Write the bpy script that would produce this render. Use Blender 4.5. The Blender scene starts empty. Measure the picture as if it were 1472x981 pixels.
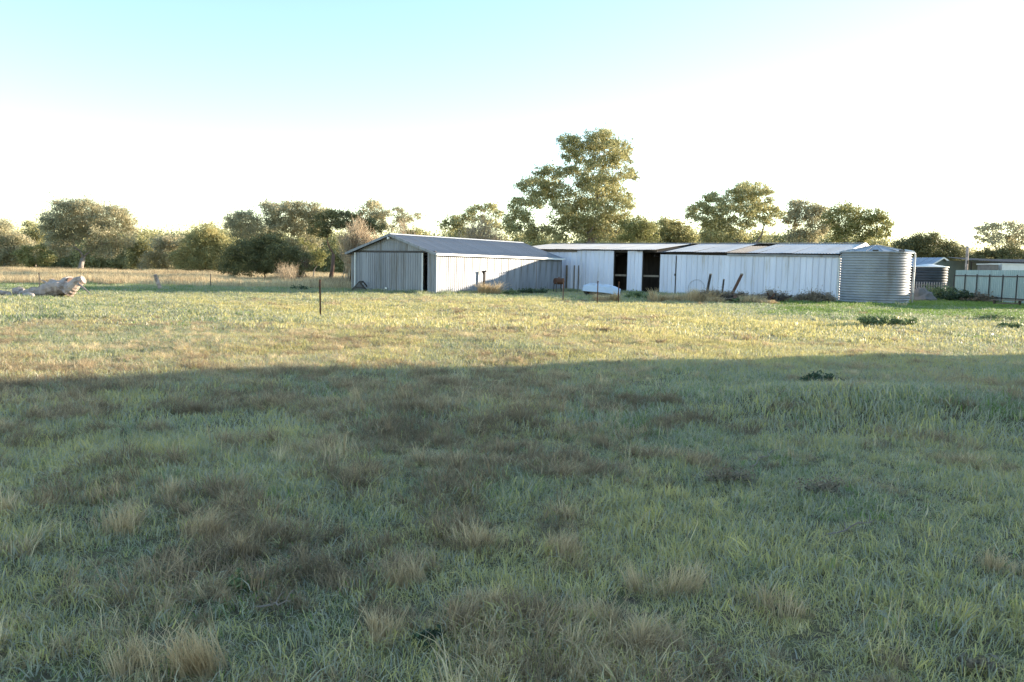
import bpy, math, random
import numpy as np
from mathutils import Vector, Matrix

# ------------------------------------------------------------------ camera, sky, sun, exposure
EYE = 1.8
F = 1188.0                      # focal length in pixels of the 1472 x 981 photograph
PITCH = math.radians(5.05)
ROLL = math.radians(1.15)
SUN_AZ = math.radians(20)       # from +X towards +Y
SUN_EL = math.radians(9.4)
scene = bpy.context.scene
col = scene.collection

R0 = Vector((1, 0, 0))
U0 = Vector((0, math.sin(PITCH), math.cos(PITCH)))
FW = Vector((0, math.cos(PITCH), -math.sin(PITCH)))
RC = R0 * math.cos(ROLL) + U0 * math.sin(ROLL)
UC = U0 * math.cos(ROLL) - R0 * math.sin(ROLL)
CAM = Vector((0, 0, EYE))
cd = bpy.data.cameras.new('camera')
cam = bpy.data.objects.new('camera', cd)
col.objects.link(cam)
cam.matrix_world = Matrix((
    (RC.x, UC.x, -FW.x, CAM.x), (RC.y, UC.y, -FW.y, CAM.y),
    (RC.z, UC.z, -FW.z, CAM.z), (0, 0, 0, 1)))
cd.sensor_width = 36.0
cd.lens = F / 1472 * 36.0
cd.clip_start = 0.1
cd.clip_end = 6000
scene.camera = cam

world = bpy.data.worlds.new('World')
scene.world = world
world.use_nodes = True
wn = world.node_tree.nodes
bg = wn['Background']
sky = wn.new('ShaderNodeTexSky')
sky.sky_type = 'NISHITA'
sky.sun_disc = False
sky.sun_elevation = SUN_EL
sky.sun_rotation = math.pi / 2 - SUN_AZ
sky.air_density = 1.0
sky.dust_density = 0.15
sky.ozone_density = 1.6
world.node_tree.links.new(sky.outputs[0], bg.inputs[0])
bg.inputs[1].default_value = 0.15

sd = bpy.data.lights.new('sun', 'SUN')
sd.energy = 4.4
sd.angle = math.radians(0.7)
sd.color = (1.0, 0.86, 0.66)
sun = bpy.data.objects.new('sun', sd)
col.objects.link(sun)
SUNV = Vector((math.cos(SUN_AZ) * math.cos(SUN_EL), math.sin(SUN_AZ) * math.cos(SUN_EL), math.sin(SUN_EL)))
sun.location = (40, 10, 30)
sun.rotation_euler = SUNV.to_track_quat('Z', 'Y').to_euler()

vs = scene.view_settings
vs.view_transform = 'Standard'
vs.look = 'None'
vs.exposure = 1.73
vs.gamma = 1.0
vs.use_curve_mapping = False
scene.cycles.max_bounces = 8
scene.cycles.diffuse_bounces = 6
scene.cycles.transparent_max_bounces = 6
scene.cycles.use_denoising = True

rng = np.random.default_rng(7)
random.seed(7)

# ------------------------------------------------------------------ pixel helpers
def ray(px, py):
    a, b = (px - 736.0) / F, (490.5 - py) / F
    return FW + RC * a + UC * b
def W(px, py, Y):
    """point on the sight line of a photo pixel at depth Y (metres along +Y)"""
    d = ray(px, py)
    return CAM + d * (Y / d.y)
def GX(px, Y):
    """ground X for a pixel column at depth Y"""
    p = W(px, 430, Y)
    return p.x
def hit(px, py, P, n):
    d = ray(px, py)
    n = Vector(n); P = Vector(P)
    return CAM + d * ((P - CAM).dot(n) / d.dot(n))

def gz(x, y):
    """gentle ground relief, numpy friendly"""
    k = np.clip((np.hypot(x, y) - 1.5) / 6, 0, 1) * np.clip((46 - y) / 20, 0, 1)
    return k * (0.035 * np.sin(x * 0.9 + 1.3 + 0.5 * np.sin(y * 0.6)) * np.sin(y * 0.75 + 0.4) + 0.05 * np.sin(x * 0.23 + 2) * np.sin(y * 0.31 + 1)
                + 0.22 * np.exp(-(((x - 4.6) / 2.2) ** 2 + ((y - 11.2) / 1.2) ** 2)))

# ------------------------------------------------------------------ material helpers
MATS = {}
def newmat(name):
    m = bpy.data.materials.new(name)
    m.use_nodes = True
    nt = m.node_tree
    for n in list(nt.nodes):
        nt.nodes.remove(n)
    out = nt.nodes.new('ShaderNodeOutputMaterial')
    MATS[name] = m
    return m, nt, out
def N(nt, typ, **kw):
    n = nt.nodes.new(typ)
    for k, v in kw.items():
        setattr(n, k, v)
    return n
def setin(n, **kw):
    for k, v in kw.items():
        n.inputs[k.replace('_', ' ')].default_value = v
def noise(nt, vec, scale, detail=4, rough=0.55):
    n = N(nt, 'ShaderNodeTexNoise')
    n.inputs['Scale'].default_value = scale
    n.inputs['Detail'].default_value = detail
    n.inputs['Roughness'].default_value = rough
    if vec is not None:
        nt.links.new(vec, n.inputs['Vector'])
    return n.outputs['Fac']
def ramp(nt, fac, stops):
    r = N(nt, 'ShaderNodeValToRGB')
    els = r.color_ramp.elements
    while len(els) < len(stops):
        els.new(0.5)
    for e, (p, c) in zip(els, stops):
        e.position = p
        e.color = (*c, 1) if len(c) == 3 else c
    nt.links.new(fac, r.inputs[0])
    return r.outputs[0]
def mixc(nt, fac, a, b, mode='MIX'):
    m = N(nt, 'ShaderNodeMix', data_type='RGBA', blend_type=mode)
    for s, v in ((m.inputs[0], fac), (m.inputs[6], a), (m.inputs[7], b)):
        if isinstance(v, (int, float)):
            s.default_value = v
        elif isinstance(v, tuple):
            s.default_value = (*v, 1)
        else:
            nt.links.new(v, s)
    return m.outputs[2]
def mapvec(nt, scale=(1, 1, 1), coord='Object'):
    tc = N(nt, 'ShaderNodeTexCoord')
    mp = N(nt, 'ShaderNodeMapping')
    mp.inputs['Scale'].default_value = scale
    nt.links.new(tc.outputs[coord], mp.inputs['Vector'])
    return mp.outputs[0]

def surface(name, c1, c2, scale=3.0, stretch=(1, 1, 1), rough=0.8, metal=0.0, stain=None, stain_amt=0.5, stain_scale=1.5,
            bump=0.0, bump_scale=20, stain_stretch=(1, 1, 1), objrand=0.0, spec=0.4):
    """base colour mottled between c1 and c2, with stains of a colour of their own"""
    m, nt, out = newmat(name)
    b = N(nt, 'ShaderNodeBsdfPrincipled')
    nt.links.new(b.outputs[0], out.inputs[0])
    v = mapvec(nt, stretch)
    f = noise(nt, v, scale, 6, 0.6)
    c = ramp(nt, f, [(0.3, c1), (0.7, c2)])
    if stain:
        f2 = noise(nt, mapvec(nt, stain_stretch), stain_scale, 7, 0.65)
        k = ramp(nt, f2, [(0.62 - 0.25 * stain_amt, (0, 0, 0)), (0.80 - 0.2 * stain_amt, (1, 1, 1))])
        c = mixc(nt, k, c, stain)
    if objrand:
        oi = N(nt, 'ShaderNodeObjectInfo')
        mr = N(nt, 'ShaderNodeMapRange')
        mr.inputs[3].default_value = 1 - objrand
        mr.inputs[4].default_value = 1 + objrand
        nt.links.new(oi.outputs['Random'], mr.inputs[0])
        cb = N(nt, 'ShaderNodeCombineColor')
        for i in range(3):
            nt.links.new(mr.outputs[0], cb.inputs[i])
        c = mixc(nt, 1.0, c, cb.outputs[0], 'MULTIPLY')
    nt.links.new(c, b.inputs['Base Color'])
    b.inputs['Roughness'].default_value = rough
    b.inputs['Metallic'].default_value = metal
    b.inputs['Specular IOR Level'].default_value = spec
    if bump:
        bp = N(nt, 'ShaderNodeBump')
        bp.inputs['Strength'].default_value = bump
        bp.inputs['Distance'].default_value = 0.02
        nt.links.new(noise(nt, v, bump_scale, 5, 0.6), bp.inputs['Height'])
        nt.links.new(bp.outputs[0], b.inputs['Normal'])
    return m

def foliage(name, stops, trans=0.3, instancer=None, rough=0.6, attr='rnd', spread=1.0, spec=0.3):
    """leaf / blade material: colour from a per-leaf random value (and, for scattered grass, a per-tuft dryness)"""
    m, nt, out = newmat(name)
    a = N(nt, 'ShaderNodeAttribute', attribute_name=attr)
    fac = a.outputs['Fac']
    if instancer:
        i = N(nt, 'ShaderNodeAttribute', attribute_name=instancer, attribute_type='INSTANCER')
        ma = N(nt, 'ShaderNodeMath', operation='MULTIPLY_ADD')
        nt.links.new(fac, ma.inputs[0])
        ma.inputs[1].default_value = spread
        nt.links.new(i.outputs['Fac'], ma.inputs[2])
        sb = N(nt, 'ShaderNodeMath', operation='SUBTRACT')
        nt.links.new(ma.outputs[0], sb.inputs[0])
        sb.inputs[1].default_value = spread / 2
        fac = sb.outputs[0]
    c = ramp(nt, fac, stops)
    b = N(nt, 'ShaderNodeBsdfPrincipled')
    nt.links.new(c, b.inputs['Base Color'])
    b.inputs['Roughness'].default_value = rough
    b.inputs['Specular IOR Level'].default_value = spec
    t = N(nt, 'ShaderNodeBsdfTranslucent')
    nt.links.new(c, t.inputs[0])
    ms = N(nt, 'ShaderNodeMixShader')
    ms.inputs[0].default_value = trans
    nt.links.new(b.outputs[0], ms.inputs[1])
    nt.links.new(t.outputs[0], ms.inputs[2])
    nt.links.new(ms.outputs[0], out.inputs[0])
    return m

# ------------------------------------------------------------------ mesh helpers
class MB:
    def __init__(s):
        s.v = []; s.f = []
    def add(s, vs, fs):
        o = len(s.v)
        s.v += [tuple(p) for p in vs]
        s.f += [tuple(i + o for i in f) for f in fs]
        return s
    def box(s, c, d, rz=0, rx=0, ry=0):
        M = Matrix.Rotation(rz, 3, 'Z') @ Matrix.Rotation(ry, 3, 'Y') @ Matrix.Rotation(rx, 3, 'X')
        c = Vector(c)
        vs = [c + M @ Vector((x * d[0] / 2, y * d[1] / 2, z * d[2] / 2)) for x, y, z in
              ((-1, -1, -1), (1, -1, -1), (1, 1, -1), (-1, 1, -1), (-1, -1, 1), (1, -1, 1), (1, 1, 1), (-1, 1, 1))]
        return s.add(vs, [(0, 3, 2, 1), (4, 5, 6, 7), (0, 1, 5, 4), (1, 2, 6, 5), (2, 3, 7, 6), (3, 0, 4, 7)])
    def bar(s, p, q, w, h=None):
        """square bar from p to q"""
        h = h or w
        p, q = Vector(p), Vector(q)
        d = (q - p).normalized()
        u = d.cross(Vector((0, 0, 1)))
        if u.length < 1e-3:
            u = Vector((1, 0, 0))
        u.normalize(); v = d.cross(u)
        vs = []
        for o in (p, q):
            for a, b in ((-1, -1), (1, -1), (1, 1), (-1, 1)):
                vs.append(o + u * a * w / 2 + v * b * h / 2)
        return s.add(vs, [(0, 1, 2, 3), (7, 6, 5, 4), (0, 4, 5, 1), (1, 5, 6, 2), (2, 6, 7, 3), (3, 7, 4, 0)])
    def tube(s, pts, rad, n=6, cap=True, jag=0.0, sub=1):
        if sub > 1:
            P0 = [Vector(p) for p in pts]
            R1 = list(rad) if hasattr(rad, '__len__') else [rad] * len(P0)
            pts, rr_ = [], []
            for i in range(len(P0) - 1):
                for k in range(sub):
                    pts.append(P0[i].lerp(P0[i + 1], k / sub)); rr_.append((R1[i] + (R1[i + 1] - R1[i]) * k / sub) * random.uniform(0.88, 1.1))
            pts.append(P0[-1]); rr_.append(R1[-1]); rad = rr_
        pts = [Vector(p) for p in pts]
        vs = []; fs = []
        prev = None
        for i, p in enumerate(pts):
            d = (pts[min(i + 1, len(pts) - 1)] - pts[max(i - 1, 0)])
            d = d.normalized() if d.length > 1e-6 else Vector((0, 0, 1))
            if prev is None:
                u = d.orthogonal().normalized()
            else:
                u = (prev - d * prev.dot(d))
                u = u.normalized() if u.length > 1e-6 else d.orthogonal().normalized()
            prev = u
            w = d.cross(u)
            r = rad[i] if hasattr(rad, '__len__') else rad
            for k in range(n):
                a = 2 * math.pi * k / n
                rr = r * (1 + jag * random.uniform(-1, 1))
                vs.append(p + (u * math.cos(a) + w * math.sin(a)) * rr)
        for i in range(len(pts) - 1):
            for k in range(n):
                fs.append((i * n + k, i * n + (k + 1) % n, (i + 1) * n + (k + 1) % n, (i + 1) * n + k))
        if cap:
            fs.append(tuple(range(n - 1, -1, -1)))
            fs.append(tuple(range((len(pts) - 1) * n, len(pts) * n)))
        return s.add(vs, fs)
    def lathe(s, prof, n=48, c=(0, 0, 0)):
        vs = []; fs = []
        for r, z in prof:
            for k in range(n):
                a = 2 * math.pi * k / n
                vs.append((c[0] + r * math.cos(a), c[1] + r * math.sin(a), c[2] + z))
        for i in range(len(prof) - 1):
            for k in range(n):
                fs.append((i * n + k, i * n + (k + 1) % n, (i + 1) * n + (k + 1) % n, (i + 1) * n + k))
        return s.add(vs, fs)
    def build(s, name, mat, parent=None, smooth=False):
        me = bpy.data.meshes.new(name)
        me.from_pydata(s.v, [], s.f)
        me.update()
        return link(name, me, mat, parent, smooth)

def link(name, me, mat, parent=None, smooth=False):
    if mat is not None and not me.materials:
        me.materials.append(MATS[mat])
    if smooth:
        me.shade_smooth()
    o = bpy.data.objects.new(name, me)
    col.objects.link(o)
    o.parent = parent
    return o
def arrmesh(name, V, quads, attrs=None):
    """fast mesh from numpy; quads (n,4) or tris (n,3); attrs: name -> per-vertex float"""
    me = bpy.data.meshes.new(name)
    V = np.asarray(V, dtype=np.float32)
    quads = np.asarray(quads, dtype=np.int32)
    k = quads.shape[1]
    me.vertices.add(len(V)); me.vertices.foreach_set('co', V.ravel())
    me.loops.add(quads.size); me.loops.foreach_set('vertex_index', quads.ravel())
    me.polygons.add(len(quads))
    me.polygons.foreach_set('loop_start', np.arange(0, quads.size, k, dtype=np.int32))
    me.update(calc_edges=True)
    for n, a in (attrs or {}).items():
        at = me.attributes.new(n, 'FLOAT', 'POINT')
        at.data.foreach_set('value', np.asarray(a, dtype=np.float32))
    return me
def tag(o, label, cat, group=None, kind=None):
    if label: o['label'] = label
    if cat: o['category'] = cat
    if group: o['group'] = group
    if kind: o['kind'] = kind
    return o
def thing(name, label, cat, loc=(0, 0, 0), rz=0, group=None):
    o = bpy.data.objects.new(name, None)
    o.empty_display_size = 0.3
    col.objects.link(o)
    o.location = loc
    o.rotation_euler = (0, 0, rz)
    return tag(o, label, cat, group)
def copy_tree(o, parent=None):
    c = o.copy()
    col.objects.link(c)
    c.parent = parent
    for ch in list(o.children):
        if ch.parent == o:
            copy_tree(ch, c)
    return c

# ------------------------------------------------------------------ materials
surface('galv', (0.215, 0.225, 0.255), (0.32, 0.33, 0.365), 1.2, (1, 1, 0.25), 0.55, 0.2, (0.13, 0.115, 0.10), 0.42, 0.9, 0.2, 6, (3, 3, 0.22), 0.12)
surface('tank_galv', (0.27, 0.28, 0.31), (0.38, 0.39, 0.41), 1.0, (1, 1, 1), 0.5, 0.2, (0.22, 0.20, 0.18), 0.35, 0.8, 0.15, 6, (2, 2, 0.3))
surface('galv_roof', (0.22, 0.225, 0.24), (0.30, 0.30, 0.315), 0.8, (1, 1, 1), 0.5, 0.3, (0.30, 0.24, 0.19), 0.3, 0.7, 0.1, 6, (1, 1, 1), 0.07)
surface('white_sheet', (0.72, 0.725, 0.83), (0.78, 0.785, 0.88), 1.0, (1, 1, 0.3), 0.6, 0.0, (0.50, 0.45, 0.40), 0.26, 0.9, 0.3, 4, (3, 3, 0.3), 0.06)
surface('white_roof', (0.40, 0.40, 0.41), (0.50, 0.495, 0.49), 0.8, (1, 1, 1), 0.5, 0.05, (0.40, 0.30, 0.22), 0.35, 0.8, 0.1, 5, (1, 1, 1), 0.07)
surface('rust_roof', (0.42, 0.32, 0.22), (0.58, 0.50, 0.42), 2.0, (1, 1, 1), 0.8, 0.0, (0.25, 0.13, 0.07), 0.4, 2)
surface('trim_white', (0.70, 0.69, 0.66), (0.80, 0.79, 0.77), 3, (1, 1, 1), 0.5)
surface('dark_steel', (0.05, 0.045, 0.045), (0.09, 0.08, 0.075), 6, (1, 1, 1), 0.7)
surface('rust', (0.07, 0.032, 0.02), (0.14, 0.065, 0.038), 9, (1, 1, 1), 0.9, 0, (0.08, 0.05, 0.04), 0.5, 5, 0.3, 30)
surface('rust_light', (0.15, 0.08, 0.055), (0.24, 0.14, 0.10), 9, (1, 1, 1), 0.9, 0, (0.12, 0.07, 0.05), 0.4, 6)
surface('timber', (0.16, 0.12, 0.09), (0.28, 0.23, 0.18), 5, (1, 1, 0.15), 0.9, 0, (0.09, 0.07, 0.05), 0.4, 4, 0.4, 30)
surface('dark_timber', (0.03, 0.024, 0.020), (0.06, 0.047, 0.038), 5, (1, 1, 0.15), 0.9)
surface('dead_wood', (0.36, 0.275, 0.235), (0.54, 0.43, 0.375), 3, (1, 1, 1), 0.95, 0, (0.10, 0.07, 0.05), 0.6, 2.2, 1.0, 14)
surface('bark', (0.15, 0.12, 0.10), (0.33, 0.28, 0.24), 1.6, (1, 1, 0.4), 0.95, 0, (0.08, 0.06, 0.05), 0.5, 1.2)
surface('bark_pale', (0.30, 0.25, 0.22), (0.50, 0.44, 0.40), 1.6, (1, 1, 0.4), 0.9, 0, (0.15, 0.11, 0.09), 0.45, 1.2)
surface('bark_red', (0.14, 0.08, 0.06), (0.24, 0.15, 0.11), 2, (1, 1, 0.4), 0.95)
surface('straw_twig', (0.34, 0.25, 0.16), (0.52, 0.41, 0.28), 1.2, (1, 1, 0.3), 0.9)
surface('teal_steel', (0.25, 0.35, 0.34), (0.31, 0.42, 0.40), 1.5, (1, 1, 0.4), 0.55, 0.0, None, objrand=0.05)
surface('dark_tank', (0.022, 0.03, 0.04), (0.04, 0.05, 0.06), 2, (1, 1, 1), 0.6)
surface('green_wall', (0.10, 0.13, 0.12), (0.14, 0.17, 0.15), 2, (1, 1, 1), 0.7)
surface('blue_roof', (0.30, 0.36, 0.46), (0.40, 0.46, 0.55), 1.5, (1, 1, 1), 0.5, 0.1)
surface('stone', (0.16, 0.145, 0.135), (0.25, 0.23, 0.215), 3, (1, 1, 1), 0.95, 0, (0.2, 0.17, 0.15), 0.4, 3, 0.6, 10)
surface('boat_white_shaded', (0.48, 0.56, 0.68), (0.56, 0.63, 0.74), 2, (1, 1, 1), 0.35, 0, (0.45, 0.43, 0.38), 0.3, 3)  # white shell; the bluish cast of shade is put into its base colour
surface('brick_wall', (0.30, 0.17, 0.12), (0.42, 0.27, 0.20), 6, (1, 1, 1), 0.9)
surface('soil_dark', (0.05, 0.04, 0.03), (0.10, 0.08, 0.06), 4, (1, 1, 1), 1.0)

GREEN = [(0.0, (0.210, 0.310, 0.060)), (0.16, (0.360, 0.380, 0.245)), (0.30, (0.490, 0.470, 0.375)), (0.5, (0.590, 0.545, 0.190)), (0.72, (0.700, 0.580, 0.235)), (1.0, (0.78, 0.66, 0.37))]
BROWN = [(0.0, (0.240, 0.185, 0.110)), (0.35, (0.390, 0.280, 0.170)), (0.6, (0.580, 0.445, 0.265)), (1.0, (0.84, 0.70, 0.43))]
STRAW = [(0.0, (0.40, 0.30, 0.175)), (0.5, (0.63, 0.475, 0.275)), (1.0, (0.86, 0.70, 0.45))]
foliage('grass_blade', GREEN, 0.42, 'dry', 0.45, 'rnd', 0.5, 0.5)
foliage('tussock_blade', BROWN, 0.40, 'dry', 0.6, 'rnd', 0.8)
foliage('tussock_solo', STRAW, 0.36, None, 0.7, 'rnd')
foliage('gum_leaf', [(0, (0.230, 0.243, 0.115)), (0.5, (0.406, 0.386, 0.183)), (1, (0.666, 0.566, 0.272))], 0.42, None, 0.5)
foliage('gum_grey', [(0, (0.246, 0.255, 0.163)), (0.5, (0.460, 0.425, 0.267)), (1, (0.740, 0.616, 0.391))], 0.42, None, 0.5)
foliage('wattle_leaf', [(0, (0.111, 0.112, 0.054)), (0.6, (0.189, 0.185, 0.080)), (1, (0.356, 0.292, 0.112))], 0.22, None, 0.6)
foliage('gold_leaf', [(0, (0.170, 0.185, 0.065)), (0.5, (0.290, 0.285, 0.105)), (1, (0.470, 0.410, 0.190))], 0.40, None, 0.5)
foliage('weed_leaf', [(0, (0.092, 0.141, 0.061)), (0.5, (0.173, 0.231, 0.101)), (1, (0.324, 0.347, 0.162))], 0.25, None, 0.5)
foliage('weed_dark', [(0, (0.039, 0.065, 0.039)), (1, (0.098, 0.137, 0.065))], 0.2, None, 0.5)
foliage('purple_leaf', [(0, (0.170, 0.140, 0.100)), (1, (0.380, 0.300, 0.210))], 0.3, None, 0.6)
foliage('flower_yellow', [(0, (0.55, 0.40, 0.03)), (1, (0.65, 0.50, 0.06))], 0.2, None, 0.6)

# ground: thatch, soil and grass colours in patches of their own
def ground_material():
    m, nt, out = newmat('ground')
    b = N(nt, 'ShaderNodeBsdfPrincipled')
    nt.links.new(b.outputs[0], out.inputs[0])
    v = mapvec(nt)
    f1 = noise(nt, v, 0.12, 5, 0.6)
    f2 = noise(nt, v, 1.1, 6, 0.65)
    f3 = noise(nt, v, 9.0, 5, 0.7)
    soil = ramp(nt, f3, [(0.3, (0.10, 0.08, 0.055)), (0.7, (0.24, 0.19, 0.13))])
    grass = ramp(nt, f2, [(0.3, (0.09, 0.12, 0.05)), (0.5, (0.17, 0.17, 0.08)), (0.7, (0.28, 0.23, 0.12))])
    straw = ramp(nt, f2, [(0.3, (0.15, 0.14, 0.07)), (0.7, (0.30, 0.24, 0.13))])
    c = mixc(nt, ramp(nt, f1, [(0.42, (0, 0, 0)), (0.6, (1, 1, 1))]), grass, straw)
    k = ramp(nt, f3, [(0.40, (1, 1, 1)), (0.56, (0, 0, 0))])
    c = mixc(nt, k, c, soil)
    nt.links.new(c, b.inputs['Base Color'])
    b.inputs['Roughness'].default_value = 1.0
    b.inputs['Specular IOR Level'].default_value = 0.1
    bp = N(nt, 'ShaderNodeBump')
    bp.inputs['Strength'].default_value = 0.6
    bp.inputs['Distance'].default_value = 0.05
    nt.links.new(noise(nt, v, 26.0, 6, 0.75), bp.inputs['Height'])
    nt.links.new(bp.outputs[0], b.inputs['Normal'])
ground_material()

# ------------------------------------------------------------------ ground sheet
def make_ground():
    xs = np.concatenate([-np.geomspace(2500, 40, 14), np.arange(-36, 36.1, 0.6), np.geomspace(40, 2500, 14)])
    ys = np.concatenate([-np.geomspace(400, 12, 8), np.arange(-10, 60.1, 0.6), np.geomspace(64, 3000, 16)])
    X, Y = np.meshgrid(xs, ys)
    V = np.stack([X, Y, gz(X, Y)], -1).reshape(-1, 3)
    nx, ny = len(xs), len(ys)
    i, j = np.meshgrid(np.arange(nx - 1), np.arange(ny - 1))
    a = (j * nx + i).ravel()
    o = link('ground', arrmesh('ground', V, np.stack([a, a + 1, a + nx + 1, a + nx], 1)), 'ground', None, True)
    o['kind'] = 'structure'
make_ground()

# ------------------------------------------------------------------ sheet metal helper
def sheet(x0, x1, zb, zt, rib=0.2, depth=0.022, n=None, y=0.0, thick=True):
    """one ribbed sheet in the xz plane, facing -y; zb, zt are functions of x"""
    w = x1 - x0
    k = n or max(2, round(w / rib))
    xs, ds = [], []
    for i in range(k):
        a = x0 + w * i / k
        s = w / k
        for t, d in ((0.0, 0), (0.55, 0), (0.66, 1), (0.88, 1)):
            xs.append(a + s * t); ds.append(d)
    xs.append(x1); ds.append(0)
    mb = MB()
    vs = []
    for x, d in zip(xs, ds):
        vs.append((x, y - d * depth, zb(x)))
        vs.append((x, y - d * depth, zt(x)))
    fs = [(2 * i, 2 * i + 2, 2 * i + 3, 2 * i + 1) for i in range(len(xs) - 1)]
    return mb.add(vs, fs)
def roof_sheet(x0, x1, p, q, rib=0.2, depth=0.02, n=None):
    """one ribbed roof sheet: p, q = (y, z) of eave and ridge"""
    w = x1 - x0
    k = n or max(2, round(w / rib))
    L = math.hypot(q[0] - p[0], q[1] - p[1])
    ny, nz = -(q[1] - p[1]) / L, (q[0] - p[0]) / L
    if nz < 0: ny, nz = -ny, -nz
    vs = []
    xs = []
    for i in range(k):
        for t, d in ((0.0, 0), (0.5, 0), (0.64, 1), (0.86, 1)):
            xs.append((x0 + w * (i + t) / k, d))
    xs.append((x1, 0))
    for x, d in xs:
        for e in (p, q):
            vs.append((x, e[0] + ny * d * depth, e[1] + nz * d * depth))
    return MB().add(vs, [(2 * i, 2 * i + 2, 2 * i + 3, 2 * i + 1) for i in range(len(xs) - 1)])

# ------------------------------------------------------------------ gable shed (grey, with sliding doors)
def remap(mb, fn):
    mb.v = [fn(*p) for p in mb.v]
    return mb
def repeat(first, locs):
    """copies of one piece, sharing its mesh"""
    out = [first]
    first.location = locs[0]
    for l in locs[1:]:
        c = first.copy()
        col.objects.link(c)
        c.location = l
        out.append(c)
    return out

S1_A = Vector((GX(627, 51.0), 51.0, 0))
S1_C = Vector((GX(805.5, 63.5), 63.5, 0))
_d = (S1_C - S1_A); S1_L = _d.length; _d.normalize()
S1_T = math.atan2(_d.y, _d.x)
S1_D = _d
S1_X = Vector((math.sin(S1_T), -math.cos(S1_T), 0))       # local x (towards the right-hand corner)
_B = hit(505, 400, S1_A, S1_D)
S1_W = (Vector((_B.x, _B.y, 0)) - S1_A).length
S1_O = S1_A - S1_X * (S1_W / 2)
S1_HE, S1_HR = 2.62, 3.76
def s1x(px):
    p = hit(px, 395, S1_A, S1_D) - S1_O
    return p.dot(S1_X)
def s1y(px, py=395):
    p = hit(px, py, S1_A, S1_X) - S1_A
    return p.dot(S1_D)

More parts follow.
